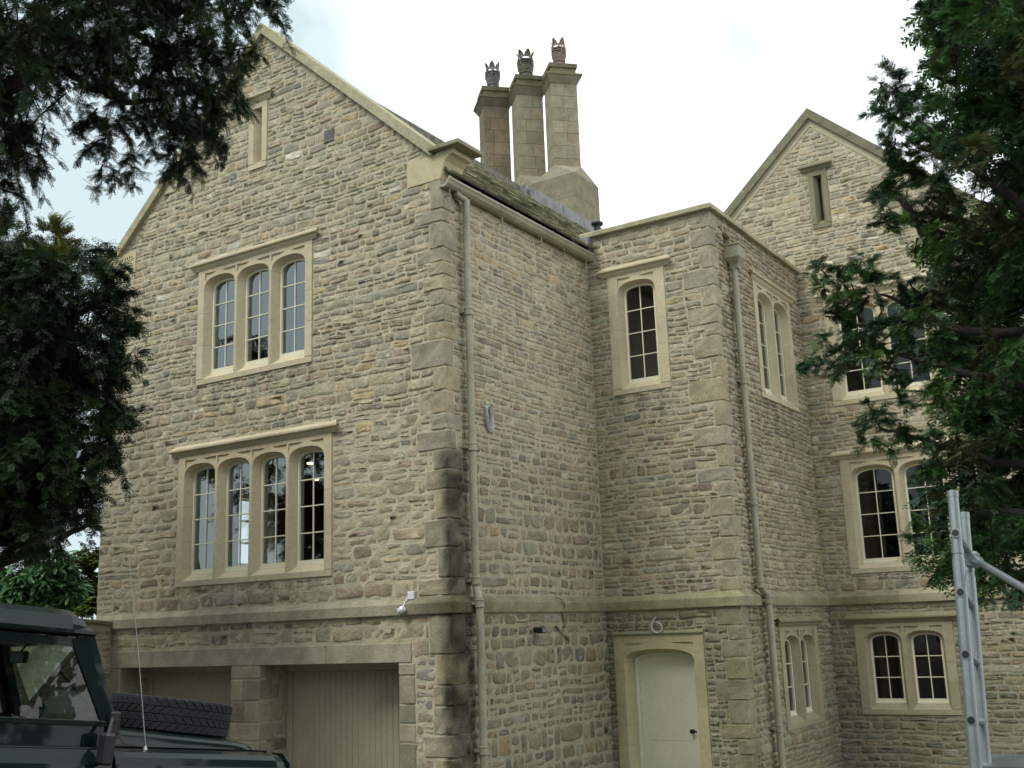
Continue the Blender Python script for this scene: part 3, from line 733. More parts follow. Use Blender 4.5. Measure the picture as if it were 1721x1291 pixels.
# string course
def sweep_seg(wall, u0, u1, prof, m0, m1, name, m, col, parent=house, weat=True):
    V = [(u0 - m0 * n, z, n) for n, z in prof] + [(u1 + m1 * n, z, n) for n, z in prof]; k = len(prof)
    F = [(i, (i + 1) % k, k + (i + 1) % k, k + i) for i in range(k)]; tr = tessellate_polygon([[Vector((n, z, 0)) for n, z in prof]]); F += [tuple(t) for t in tr] + [tuple(k + i for i in t) for t in tr]
    V = np.array(V); P = wall.W(V[:, 0], V[:, 1], V[:, 2]); return obj(name, mesh(name, P, F, m, weather(P, col) if weat else np.tile(col, (len(P), 1))), parent)
def run(wall, u0, u1, prof, m0, m1, L, name, m, colf, weat=True):
    k = max(1, int(round((u1 - u0) / L))); cuts = [u0] + [u0 + (u1 - u0) * (i + rng.uniform(-.2, .2)) / k for i in range(1, k)] + [u1]
    for i in range(k):
        a, b = cuts[i] + (.0015 if i else 0), cuts[i + 1] - (.0015 if i < k - 1 else 0)
        sweep_seg(wall, a, b, prof, m0 if i == 0 else 0, m1 if i == k - 1 else 0, name, m, colf(i), weat=weat)
SP = [(-.02, 2.573), (.088, 2.573), (.09, 2.58), (.09, 2.695), (.085, 2.702), (.004, 2.775), (-.02, 2.775)]
def c_str(i): return C_OLD * rng.uniform(.95, 1.15)
run(WA, -6.45, 0, SP, 0, 1, .95, 'string_course_stone', M_OLD, lambda i: np.array((.34, .31, .22)) * rng.uniform(.93, 1.08))
run(WB, 0, D, SP, 1, -1, .9, 'string_course_stone', M_OLD, c_str)
run(WC, 0, T, SP, -1, 1, .75, 'string_course_stone', M_OLD, lambda i: np.array((.34, .32, .19)) * rng.uniform(.95, 1.08))
run(WD, D, B, SP, 1, -1, .6, 'string_course_stone', M_OLD, c_str)
run(WE, T, 3.25, SP, -1, 0, .55, 'string_course_stone', M_OLD, c_str)
run(WE, 3.253, 5.9, SP, 0, 0, .9, 'string_course_stone', M_DRESS, lambda i: C_DRESS * .82)
CP = [(-.34, 8.285), (.075, 8.285), (.082, 8.292), (.082, 8.352), (.06, 8.372), (-.34, 8.40)]
run(WC, -.07, T, CP, 0, 1, .8, 'parapet_coping_stone', M_OLD, lambda i: C_COPE * rng.uniform(.95, 1.05), weat=False)
run(WD, D, B - .02, CP, 1, 0, .9, 'parapet_coping_stone', M_OLD, lambda i: C_COPE * .9 * rng.uniform(.95, 1.05), weat=False)

# ------------------------------------------------------------------ wall leaves and rubble
HL = HOLES
PARA = (4.29, 4.55, 7.86, 8.06)     # outlet hole above the hopper
sheet('gable_wall', WA, (-6.50, 0), (2.6, 11.16), HL.get('front', []), top=top_front)
sheet('gable_wall_base', WA, (-6.45, .04), (-.3, 2.6), HL['front_low'], n=.04, thick=.40, tone=.97)
sheet('side_wall', WB, (0, D + .2), (2.6, 8.0), [], tone=.97)
sheet('side_wall_base', WB, (-.04, D + .2), (-.3, 2.6), [], n=.04, tone=.98)
hc = HL['towerfront']
sheet('bay_wall', WC, (0, T), (2.6, 8.29), [h for h in hc if h[2] > 2.6])
sheet('bay_wall_base', WC, (0, T + .04), (-.3, 2.6), [h for h in hc if h[2] < 2.6], n=.04)
hd = HL['towerside'] + [PARA]
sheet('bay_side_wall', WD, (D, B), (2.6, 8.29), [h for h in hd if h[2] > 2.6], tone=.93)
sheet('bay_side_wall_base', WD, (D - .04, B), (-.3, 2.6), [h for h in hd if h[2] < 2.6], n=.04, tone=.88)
he = HL['back']
sheet('rear_gable_wall', WE, (-.45, 5.9), (2.6, 11.06), [h for h in he if h[2] > 2.6], top=top_back)
sheet('rear_gable_wall_base', WE, (T, 5.9), (-.3, 2.6), [h for h in he if h[2] < 2.6], n=.04, tone=.9)

e = EXCL
gen(WA, -6.50, 0, 2.785, 5.15, e['front'], S_SMEAR, top=None, tone=1.0)
gen(WA, -6.45, 0, 5.15, 11.1, e['front'], S_COURSE, top=inv_front)
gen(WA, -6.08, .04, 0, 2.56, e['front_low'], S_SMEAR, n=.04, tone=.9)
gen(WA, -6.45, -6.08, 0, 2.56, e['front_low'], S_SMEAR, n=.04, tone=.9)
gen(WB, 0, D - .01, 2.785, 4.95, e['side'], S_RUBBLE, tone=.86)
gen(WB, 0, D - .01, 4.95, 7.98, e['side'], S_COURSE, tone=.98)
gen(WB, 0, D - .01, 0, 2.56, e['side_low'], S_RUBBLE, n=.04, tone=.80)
gen(WC, .01, T, 2.785, 8.28, e['towerfront'], S_COURSE, tone=.97)
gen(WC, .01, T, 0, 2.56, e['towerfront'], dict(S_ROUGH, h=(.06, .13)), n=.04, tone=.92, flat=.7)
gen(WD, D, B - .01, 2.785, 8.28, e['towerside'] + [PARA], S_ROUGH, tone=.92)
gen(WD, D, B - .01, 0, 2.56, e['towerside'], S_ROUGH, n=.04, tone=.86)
gen(WE, T + .01, 5.9, 2.785, 8.6, e['back'], S_COURSE, top=inv_back, tone=1.0)
gen(WE, -.45, 5.9, 8.6, 11.0, e['back'], S_COURSE, top=inv_back, tone=1.06)
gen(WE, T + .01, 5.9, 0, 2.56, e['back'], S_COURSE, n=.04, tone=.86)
def app(s):
    w = s[0]; c = w.w((s[1] + s[2]) / 2, (s[3] + s[4]) / 2); d = CAM - c; L = np.linalg.norm(d); depth = (c - CAM) @ CF
    px, py = (c - CAM) @ CR / depth * FPX + 860.5, 645.5 - (c - CAM) @ CU / depth * FPX
    vis = (-20 < px < 1740 and -20 < py < 1320) and not (px < 230 and 370 < py < 900) and not (px < 380 and py < 250) and not (px > 1500 and py < 900)
    return (s[2] - s[1]) * (s[4] - s[3]) * abs(d @ w.N) / L ** 3 * (1 if vis else .01)
STONES.sort(key=app, reverse=True)
VV, FF, TT = [], [], []; off = 0
for i, s in enumerate(STONES):
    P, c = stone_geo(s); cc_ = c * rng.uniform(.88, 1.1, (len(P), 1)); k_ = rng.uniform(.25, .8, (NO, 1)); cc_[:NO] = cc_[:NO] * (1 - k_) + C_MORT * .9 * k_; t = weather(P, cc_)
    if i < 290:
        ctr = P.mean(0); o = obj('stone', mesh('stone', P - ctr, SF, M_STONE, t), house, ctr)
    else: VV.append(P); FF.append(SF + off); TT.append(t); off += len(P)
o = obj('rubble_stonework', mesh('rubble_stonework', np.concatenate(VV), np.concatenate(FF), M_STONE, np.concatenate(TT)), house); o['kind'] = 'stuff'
print('stones', len(STONES))

# square slate patch in the gable
V, F = cbox((-1.99, -.02, 9.06), (-1.81, .03, 9.25), .008); obj('slate_patch', mesh('slate_patch', V, F, M_SLATE, np.tile((.15, .145, .14), (len(V), 1))), house)
V, F = cbox((T - .02, 4.25, 8.07), (T + .02, 4.62, 8.13), .006); obj('outlet_lintel', mesh('outlet_lintel', V, F, M_OLD, np.tile((.28, .25, .18), (len(V), 1))), house)

# rest of the shell, so that the rooms are dark and the roofs closed
def plain(name, a, b, m, tc=None): V, F = cbox(a, b, .005); return obj(name, mesh(name, V, F, m, None if tc is None else np.tile(tc, (len(V), 1))), house)
WH = (2.35, 3.15, 3.25, 4.75)
sheet('west_wall', WW, (0, 12), (0, 8.3), [WH], step=.5)
for u in (WH[0], WH[1], (WH[0] + WH[1]) / 2): plain('west_window_bar', (-6.62, u - .025, WH[2]), (-6.57, u + .025, WH[3]), M_TIMBER)
for v in (3.25, 3.63, 4.0, 4.38, 4.75): plain('west_window_bar', (-6.615, WH[0], v - .02), (-6.575, WH[1], v + .02), M_TIMBER)
plain('rear_end_wall', (-6.4, 12, 0), (-.05, 12.4, 8.3), M_INT); plain('floor', (-6.03, .42, 2.62), (-.42, 12, 2.72), M_FLOORB)
plain('floor', (-6.03, .42, 5.42), (-.42, 12, 5.52), M_INT); plain('ceiling', (-6.03, .42, 8.0), (-.42, 12, 8.08), M_INT)
plain('partition', (-6.03, 4.6, 2.73), (-.42, 4.7, 7.98), M_INT); plain('side_wall_rear', (-.4, D + .2, 0), (0, 12, 8.0), M_INT)
plain('partition', (-.42, D + .45, .0), (-.35, B, 8.2), M_INT)
for z in (0.02, 2.62, 5.42): plain('floor', (-.35, D + .43, z), (1.63, B, z + .1), M_FLOORB); plain('floor', (T, B + .43, z), (5.5, 12, z + .1), M_FLOORB)
plain('ceiling', (-.4, B + .43, 8.2), (5.9, 12, 8.3), M_INT); plain('flat_roof', (-.3, D + .1, 8.18), (T - .3, B, 8.24), M_LEAD)
plain('partition', (-.4, 12, 0), (5.9, 12.2, 8.2), M_INT); plain('east_wall', (5.5, B + .43, 0), (5.9, 12, 8.2), M_INT); plain('inner_wall', (-.4, B + .1, 2.8), (T, B + .4, 8.2), M_INT)
# curtains, a desk and shelves glimpsed behind the lower window
plain('back_shelf', (-2.6, 4.1, 2.73), (-1.3, 4.55, 4.2), M_INT)
for s_, (gx, gz, gs, y0, y1, hw) in enumerate([(GX, GZ + .0, GS, .35, 12.2, 3.25), (BX, BZ, BS, B + .34, 13, 3.35)]):
    for sd_ in ((1, -1) if s_ else (-1,)):
        pts = [(gx, gz - .04), (gx + sd_ * hw, gz - .04 - gs * hw), (gx + sd_ * hw, gz - .16 - gs * hw), (gx, gz - .16)]
        V, F = extrude_poly(pts, y0, y1, lambda p, q, h: (p, h, q)); obj('roof_slope', mesh('roof_slope', V, F, M_SLATE, np.tile((.17, .165, .13), (len(V), 1))), house)

# east slope of the front wing, in courses of stone slates
RX0, RZ0 = .13, 8.045; GZ0 = GZ; GZ = GZ - .25; GS = (GZ - RZ0 + .02) / (RX0 - GX)
pts = [(GX, GZ - .03), (RX0 - .02, RZ0 - .0), (RX0 - .02, RZ0 - .06), (GX, GZ - .12)]
V, F = extrude_poly(pts, .3, D + .1, lambda p, q, h: (p, h, q)); obj('roof_slope', mesh('roof_slope', V, F, M_SLATE, np.tile((.10, .10, .07), (len(V), 1))), house)
V, F = extrude_poly([(GX, GZ - .03), (-.35, GZ - .03 - GS * 2.85), (-.35, GZ - .12 - GS * 2.85), (GX, GZ - .12)], D + .1, 12.2, lambda p, q, h: (p, h, q)); obj('roof_slope', mesh('roof_slope', V, F, M_SLATE, np.tile((.10, .10, .07), (len(V), 1))), house)
nrm = np.array((GS, 0, 1)) / math.hypot(1, GS); dn = np.array((1, 0, -GS)) / math.hypot(1, GS); rl = (RX0 - GX) * math.hypot(1, GS)
s_pos = 0.; row = 0; Vs, Fs, Ts, off = [], [], [], 0; cnt = 0
while s_pos < rl - .1:
    g = .29 - .10 * s_pos / rl; y = .02 if s_pos < .4 else .36
    yend = D - .02 if s_pos < .35 else 10.2
    while y < yend:
        w = rng.uniform(.2, .48) * (1 - .3 * s_pos / rl); w = min(w, yend - y)
        th = rng.uniform(.032, .06); over = rng.uniform(-.02, .02)
        x0 = np.array((RX0, 0, RZ0 + .01)) - dn * (s_pos + over); low = x0; up = x0 - dn * (g + .09)
        lift = .018 + th; V = []
        for yy in (y + .003, y + w - .003):
            j = rng.uniform(-.012, .012)
            V += [low - dn * j + nrm * lift + (0, yy, 0), low - dn * j + nrm * (lift - th) + (0, yy, 0), up + nrm * .0 + (0, yy, 0), up + nrm * th * .8 + (0, yy, 0)]
        V = np.array(V); F = [(0, 1, 2, 3), (4, 7, 6, 5), (0, 4, 5, 1), (3, 2, 6, 7), (0, 3, 7, 4), (1, 5, 6, 2)]
        moss = rng.random(); c = np.array((.15, .148, .125)) * rng.uniform(.4, 1.2) * (1 - .45 * moss) + np.array((.11, .12, .04)) * .45 * moss
        tt = np.tile(c, (8, 1)); tt[[0, 4]] = tt[[0, 4]] * .35 + np.array((.33, .33, .20)) * .65 * rng.uniform(.3, 1.4); tt[[1, 5]] *= .6
        if cnt < 290: obj('roof_slate', mesh('roof_slate', V, F, M_SLATE, tt), house); cnt += 1
        else: Vs.append(V); Fs.append(np.array(F) + off); Ts.append(tt); off += 8
        y += w
    s_pos += g; row += 1
o = obj('upper_roof_slates', mesh('upper_roof_slates', np.concatenate(Vs), np.concatenate(Fs), M_SLATE, np.concatenate(Ts)), house); o['kind'] = 'stuff'
mb = MB()
for k in range(22): y = .36 + k * .45; mb.box((GX - .10, y, GZ - .04), (GX + .10, y + .445, GZ + .025), (.2, .19, .14), .02)
mb.build('ridge_tiles', M_SLATE, house, tinted=True)['kind'] = 'stuff'
mb = MB(); 
for k, (a, b) in enumerate(((7.15, 8.3), (8.305, 10.3))): mb.box((-3.45, a, 10.7), (-2.92, b, 11.02), None, .015)
mb.build('lead_box_gutter', M_LEAD, house)['kind'] = 'stuff'
MB().box((-3.45, 7.04, 10.8), (-3.05, 7.145, 11.10)).build('lead_saddle', M_LEAD, house); MB().box((-.04, D - .16, 8.04), (.12, D - .02, 8.27)).build('lead_flashing', M_LEAD, house)
V, F = cbox((-3.1, 10.32, 10.75), (-2.5, 11.5, 10.9), .02); obj('back_gable_coping', mesh('back_gable_coping', V, F, M_OLD, np.tile(C_OLD, (len(V), 1))), house)

# ------------------------------------------------------------------ chimneys
YC = 9.5
for k, cx in enumerate((-5.345, -4.42, -3.515)):
    ch = empty('chimney', (cx, YC, 11.0), house); ch['label'] = ['leftmost diagonal chimney shaft with a dark grey pot', 'middle diagonal chimney shaft with an open crowned pot', 'rightmost diagonal chimney shaft with a pinkish pot'][k]
    def CH(name, V, F, m, c): 
        V = np.array(V, float); n_ = sn(V + (cx, YC, 11), 1.7, 3.3)
        return obj(name, mesh(name, V, F, m, np.tile(c, (len(V), 1))), ch)
    hd_ = .425
    def sq(hd, z, diag=True, cxx=0, cyy=0):
        if diag: return [(cxx + hd, cyy, z), (cxx, cyy + hd, z), (cxx - hd, cyy, z), (cxx, cyy - hd, z)]
        return [(cxx + hd, cyy - hd, z), (cxx + hd, cyy + hd, z), (cxx - hd, cyy + hd, z), (cxx - hd, cyy - hd, z)]
    def block(name, lv, m, c, bev=.0):
        V = []; F = []
        for l in lv: V += l
        for i in range(len(lv) - 1): F += [(i * 4 + j, i * 4 + (j + 1) % 4, i * 4 + 4 + (j + 1) % 4, i * 4 + 4 + j) for j in range(4)]
        F += [(0, 1, 2, 3), tuple(len(V) - 4 + j for j in range(4))]; return CH(name, V, F, m, c)
    sc = [np.array((.20, .165, .115)), np.array((.27, .24, .17)), np.array((.30, .27, .19))][k]
    # base
    hb = .5 if k < 2 else .545
    zb = [0, 1.02, 1.02][k]
    for i in range(3): 
        z0, z1 = -.6 + i * .53, -.6 + (i + 1) * .53 - .006
        block('base_block', [sq(hb, z0, False), sq(hb, z1, False)], M_OLD, np.array((.25, .225, .16)) * rng.uniform(.92, 1.08))
    block('broach', [sq(hb, .99, False), sq(hd_ * .8, 1.34, False) if False else [(hd_, -hd_ * .0, 1.34), (0, hd_, 1.34), (-hd_, 0, 1.34), (0, -hd_, 1.34)]], M_OLD, np.array((.26, .235, .17)))
    z = 1.22; top = 3.33
    n = 7
    for i in range(n):
        z0, z1 = z + (top - z) * i / n, z + (top - z) * (i + 1) / n - .007
        # each course is two stones, jointed on one visible face
        c1 = sc * rng.uniform(.85, 1.1) if rng.random() < .5 else (sc * .6 + np.array((.31, .24, .15)) * .4) * rng.uniform(.85, 1.1); c2 = sc * rng.uniform(.85, 1.1)
        s = rng.uniform(.3, .7) if k else rng.uniform(.25, .5)
        # face between corners (0,-hd) and (hd,0): split point
        A = np.array((0, -hd_)); Bq = np.array((hd_, 0)); Cq = np.array((0, hd_)); Dq = np.array((-hd_, 0)); S1 = A + (Bq - A) * s; S2 = Dq + (Cq - Dq) * s; g_ = (Bq - A) / np.linalg.norm(Bq - A) * .003
        for poly, c in (([A, S1 - g_, S2 - g_, Dq], c2), ([S1 + g_, Bq, Cq, S2 + g_], c1)):
            V = [(p[0], p[1], z0) for p in poly] + [(p[0], p[1], z1) for p in poly]; F = [(j, (j + 1) % 4, 4 + (j + 1) % 4, 4 + j) for j in range(4)] + [(0, 1, 2, 3), (4, 5, 6, 7)]
            CH('shaft_block', V, F, M_OLD, c)
    dk = np.array((.13, .125, .075)) if k < 2 else np.array((.17, .16, .10))
    block('cap_moulding', [sq(hd_ + .005, 3.33), sq(hd_ + .03, 3.36), sq(hd_ + .13, 3.49), sq(hd_ + .15, 3.50)], M_OLD, sc * .9)
    block('cap_slab', [sq(hd_ + .16, 3.502), sq(hd_ + .16, 3.545), sq(hd_ + .03, 3.59)], M_OLD, dk)
    block('cap_block', [sq(hd_ - .01, 3.58), sq(hd_ - .01, 3.72)], M_OLD, dk * 1.15)
    block('cap_top', [sq(hd_ + .03, 3.722), sq(hd_ + .04, 3.82), sq(hd_ - .06, 3.85)], M_OLD, dk)
    pc = [(.15, .135, .13), (.13, .12, .085), (.21, .16, .14)][k]
    pm = MB(); z = 3.83; rr = .138 * (1.15 if k == 1 else 1)
    V, F = lathe([(rr * .92, 0), (rr * .9, .16), (rr * 1.05, .17), (rr * 1.05, .195), (rr * .95, .20), (rr * 1.12, .27), (rr * 1.22, .33), (rr * 1.2, .345), (rr * .85, .345)], 18, (0, 0, z)); pm.add(V, F, pc)
    for i in range(3):   # louvre rings
        zz = z + .36 + i * .058; V, F = lathe([(rr * .9, 0), (rr * 1.22, 0), (rr * 1.26, .022), (rr * 1.05, .03), (rr * .9, .03)], 18, (0, 0, zz)); pm.add(V, F, np.array(pc) * 1.2)
    V, F = lathe([(rr * .55, .345), (rr * .55, .54)], 12, (0, 0, z)); pm.add(V, F, (.02, .02, .02))
    for i in range(4):
        t = math.pi / 2 * i + .5 + k; pm.tube([(rr * 1.22 * math.cos(t), rr * 1.22 * math.sin(t), z + .34), (rr * 1.24 * math.cos(t), rr * 1.24 * math.sin(t), z + .55)], .014, 6, pc)
    V, F = lathe([(rr * 1.1, 0), (rr * 1.16, .015), (rr * 1.0, .06), (rr * .95, .06)], 18, (0, 0, z + .54)); pm.add(V, F, pc)
    for i in range(6 if k != 2 else 5):   # crown petals
        t0 = 2 * math.pi * i / (6 if k != 2 else 5) + k * .4; hw = .42; q = []
        for s1, (dz, wd, ro) in ((1, (0, hw * 1.15, 1.0)), (1, (.05, hw * .95, 1.06)), (1, (.10, hw * .45, 1.18)), (1, (.125, .10, 1.28))):
            q.append((dz, wd, ro))
        V = []; 
        for dz, wd, ro in q:
            for sgn in (-1, 1):
                t = t0 + sgn * wd; 
                for th_ in (0, .018): V.append(((rr * ro + th_) * math.cos(t), (rr * ro + th_) * math.sin(t), z + .60 + dz))
        F = []
        for i2 in range(3): b0 = i2 * 4; F += [(b0, b0 + 2, b0 + 6, b0 + 4), (b0 + 1, b0 + 3, b0 + 7, b0 + 5), (b0, b0 + 1, b0 + 5, b0 + 4), (b0 + 2, b0 + 3, b0 + 7, b0 + 6)]
        pm.add(V, F, np.array(pc) * 1.1)
    o = obj('chimney_pot', mesh('chimney_pot', pm.V, pm.F, M_POT, np.array(pm.T)), ch)

# ------------------------------------------------------------------ gutter and downpipes
gp = [(.0, 7.90), (.05, 7.885), (.10, 7.89), (.135, 7.92), (.15, 7.955), (.165, 7.975), (.165, 8.0), (.15, 8.0), (.14, 7.975), (.11, 7.935), (.08, 7.91), (.02, 7.92), (.012, 7.99), (.0, 7.99)]
cuts = [-.03, .62, 1.55, 2.5, 3.1, D - .05]
for a, b in zip(cuts[:-1], cuts[1:]):
    V, F = extrude_poly(gp, a + .003, b - .003, lambda p, q, h: (p + .005, h, q)); obj('gutter_length', mesh('gutter_length', V, F, M_PIPE), house)
    V, F = extrude_poly([(p * 1.03 + .003, 7.94 + (q - 7.94) * 1.1) for p, q in gp], a - .02, a + .035, lambda p, q, h: (p, h, q)); obj('gutter_joint', mesh('gutter_joint', V, F, M_PIPE), house)
for y in (.06, .50, 1.28, 2.3, 2.95, 3.62):
    mb = MB(); mb.tube([(.09, y, 7.90), (.09, y, 7.70)], .008, 6); mb.tube([(-.02, y, 7.79), (.11, y, 7.79)], .008, 6); mb.tube([(.09, y - .03, 7.79), (.09, y + .03, 7.79)], .011, 6); mb.build('gutter_bracket', M_PIPE, house)
def downpipe(pts, collars, r, bends=()):
    Pp = empty('downpipe', pts[0], house); l = np.array(pts[0]); mb = MB(); mb.tube([np.array(p) - l for p in pts], r, 16); mb.build('pipe', M_PIPE, Pp, smooth=False)
    for (x, y, z, nx, ny) in collars:
        mb = MB(); c = np.array((x, y, z)) - l
        V, F = lathe([(r, -.05), (r + .014, -.048), (r + .016, -.035), (r + .008, -.03), (r + .008, .03), (r + .016, .035), (r + .014, .048), (r, .05)], 18, c); mb.add(V, F)
        a = np.array((nx, ny, 0)); t = np.array((-ny, nx, 0)); mb.box(c - a * (r + .05) - t * .075 - (0, 0, .018), c - a * (r - .02) + t * .075 + (0, 0, .018)); mb.build('collar', M_PIPE, Pp)
    return Pp
p1 = downpipe([(.10, .40, 7.83), (.10, .40, 2.92), (.105, .40, 2.86), (.15, .385, 2.74), (.155, .385, 2.66), (.155, .385, 0)], [(.10, .40, 6.32, 1, 0), (.10, .40, 4.58, 1, 0), (.10, .40, 2.95, 1, 0), (.155, .385, 2.68, 1, 0), (.155, .385, 1.0, 1, 0)], .048)
p1['label'] = 'tall downpipe beside the front corner'
mb = MB(); mb.tube([(.08, .2, 7.87), (.09, .3, 7.84), (.10, .39, 7.83)], .04, 12); mb.build('gutter_outlet', M_PIPE, house)
p2 = downpipe([(T + .10, 4.42, 7.6), (T + .10, 4.42, 2.86), (T + .11, 4.44, 2.80), (T + .155, 4.53, 2.70), (T + .16, 4.53, 2.62), (T + .16, 4.53, 0)], [(T + .10, 4.42, 5.79, 1, 0), (T + .10, 4.42, 4.02, 1, 0), (T + .10, 4.42, 2.86, 1, 0), (T + .16, 4.53, 2.64, 1, 0), (T + .16, 4.53, .92, 1, 0)], .05)
p2['label'] = 'downpipe under the hopper on the bay'
mb = MB(); hx = T + .12
V = []; F = []
for hw, hx_, z in ((.05, .05, 7.50), (.06, .06, 7.56), (.15, .12, 7.66), (.15, .12, 7.84), (.165, .135, 7.84), (.165, .135, 7.87), (.14, .11, 7.87), (.13, .10, 7.68)):
    V += [(hx - min(hx_, .11), 4.42 - hw, z), (hx + hx_, 4.42 - hw, z), (hx + hx_, 4.42 + hw, z), (hx - min(hx_, .11), 4.42 + hw, z)]
for i in range(7): F += [(i * 4 + j, i * 4 + (j + 1) % 4, i * 4 + 4 + (j + 1) % 4, i * 4 + 4 + j) for j in range(4)]
F.append((28, 29, 30, 31)); mb.add(V, F); mb.build('hopper_head', M_PIPE, house)

# ------------------------------------------------------------------ small things fixed to the house
coil = MB()
for k in range(7):
    a = .13 + .012 * math.sin(k * 2.1); w = .035 + .005 * k % .02; cz = 5.06 - .01 * k; cy_ = .865 + .006 * math.sin(k * 3)
    pts = [(.02 + .012 * (k % 4) + .006 * math.sin(t * 3), cy_ + (w + .02) * math.sin(t) + .05 * (1 - math.cos(t)) * .5, cz + (a + .02) * math.cos(t)) for t in np.linspace(0, 2 * math.pi, 26)]
    coil.tube(pts, .0075 if k % 2 else .006, 6)
coil.tube([(.02, .86, 5.2), (.03, .80, 5.25), (.0, .78, 5.22)], .007, 6)
o = coil.build('cable_coil', M_CABLE); tag(o, 'loose coil of grey and white cable hanging on the side wall by the downpipe', 'cable coil')
root = empty('floodlight', (.06, 1.27, 2.33)); tag(root, 'small black floodlight on the side wall below the string course', 'floodlight')
Yl = at_plane(900, 1061, 0, .06); root.location = Yl
mb = MB(); mb.tube([(-.06, 0, .02), (.02, 0, .02)], .03, 12); mb.tube([(.0, 0, .02), (.06, .0, .01)], .014, 8); mb.build('mount', M_BLACK, root)
mb = MB(); mb.box((.03, -.05, -.03), (.13, .07, .05), None, .015); mb.build('lamp_housing', M_BLACK, root)
mb = MB(); mb.box((.131, -.035, -.015), (.136, .055, .035)); mb.build('lens', M_LEAD, root)
s = at_plane(690, 1003, 1, -.01)
root = empty('motion_sensor', (s[0], -.005, s[2])); tag(root, 'white outdoor sensor on a cable above the garages near the corner', 'sensor')
mb = MB(); mb.box((-.02, -.045, -.035), (.075, 0, .06), None, .008); mb.build('back_box', M_WHITEP, root)
mb = MB(); mb.tube([(-.005, -.04, -.01), (-.035, -.07, -.06), (-.03, -.12, -.13)], .008, 8); mb.build('lead', M_WHITEP, root)
mb = MB(); V, F = lathe([(.0, .035), (.03, .032), (.045, 0), (.03, -.05), (.012, -.075), (0, -.078)], 14, (0, 0, 0)); V = np.array(V); A = math.radians(65); V = np.c_[V[:, 0] * math.cos(A) - V[:, 2] * math.sin(A) * -1, V[:, 1], -V[:, 0] * math.sin(A) * -1 * -1 + V[:, 2] * math.cos(A)]
mb.add(V + (-.03, -.13, -.15), F); mb.box((-.10, -.155, -.15), (-.05, -.11, -.135)); mb.build('sensor_head', M_WHITEP, root)
s = at_plane(812, 1210, 0, .05)
root = empty('pipe_stub', (.04, s[1], s[2])); tag(root, 'capped grey wall stub with a red nozzle beside the front downpipe', 'wall fitting')
mb = MB(); V, F = lathe([(0, -.07), (.028, -.07), (.034, -.03), (.034, .02), (0, .02)], 12, (.04, 0, 0)); mb.add(V, F); mb.build('socket', M_PIPE, root)
mb = MB(); V, F = lathe([(.022, .02), (.022, .05), (.016, .08), (.008, .15), (.003, .19), (0, .19)], 10, (.04, 0, 0)); mb.add(V, F); mb.build('nozzle', M_RED, root)
s = at_plane(1105, 1050, 1, D - .09)
pts = [s + np.array((x, -.01, z)) for x, z in ((.0, .115), (-.05, .07), (-.085, .01), (-.085, -.05), (-.05, -.10), (.0, -.115), (.05, -.09), (.075, -.04), (.06, .0), (.02, .03), (-.005, .03))]
P2 = []
for i in range(len(pts) - 1):
    for t in (0, .5): P2.append(pts[i] * (1 - t) + pts[i + 1] * t)
mb = MB(); mb.tube(P2 + [pts[-1]], .010, 8); o = mb.build('cable_tail', M_CABLE, smooth=True); tag(o, 'pale cable end curled in a loop above the door surround', 'cable')
pts = [(.06, at_plane(px, py, 0, .06)[1], at_plane(px, py, 0, .06)[2]) for px, py in ((930, 1004), (938, 1008), (944, 1018), (945, 1030), (948, 1045), (950, 1055))]
pts[0] = (.10, *pts[0][1:]); pts[1] = (.11, *pts[1][1:]); pts[2] = (.11, *pts[2][1:])
mb = MB(); mb.tube(pts, .007, 8); mb.tube([(.065, at_plane(px, py, 0, .065)[1], at_plane(px, py, 0, .065)[2]) for px, py in ((934, 1052), (943, 1063), (951, 1070), (957, 1078))], .009, 8)
o = mb.build('cable_tail', mat('grey_cable', (.09, .085, .075), .6)); tag(o, 'dark cable end hanging below the string course on the side wall', 'cable')
s = at_plane(1203, 1211, 1, D - .08)
mb = MB(); mb.tube([s + np.array((.02 * math.cos(t), -.01, .035 * math.sin(t))) for t in np.linspace(0, 2 * math.pi, 16)], .006, 6); o = mb.build('wall_ring', M_CABLE); tag(o, 'small pale ring on the stones just right of the door', 'ring')
# rooms' lit spots
for (px, py) in ((521, 780), (531, 807)):
    s = at_plane(px, py, 1, 2.2); mb = MB(); V, F = lathe([(0, 0), (.045, 0), (.05, .02), (0, .02)], 12, s); mb.add(V, F); o = mb.build('ceiling_spotlight', M_LAMP); tag(o, '%s small warm ceiling light seen through the rightmost pane columns of the lower gable window' % ('upper' if py < 790 else 'lower'), 'light', group='ceiling lights behind the lower window')

root = empty('flue_terminal', at_plane(1004, 384, 1, 4.6) * (1, 1, 0) + (0, 0, 8.24)); tag(root, 'small black mushroom-capped flue pipe standing on the flat roof', 'flue pipe')
zt = at_plane(1004, 373, 1, 4.6)[2] - 8.24; MB().tube([(0, 0, 0), (0, 0, zt - .05)], .055, 14).build('pipe', M_BLACK, root); mb = MB(); V, F = lathe([(.04, -.07), (.09, -.06), (.10, -.045), (.10, -.02), (.07, 0), (0, .005)], 16, (0, 0, zt)); mb.add(V, F); mb.build('cap', M_BLACK, root, smooth=True)
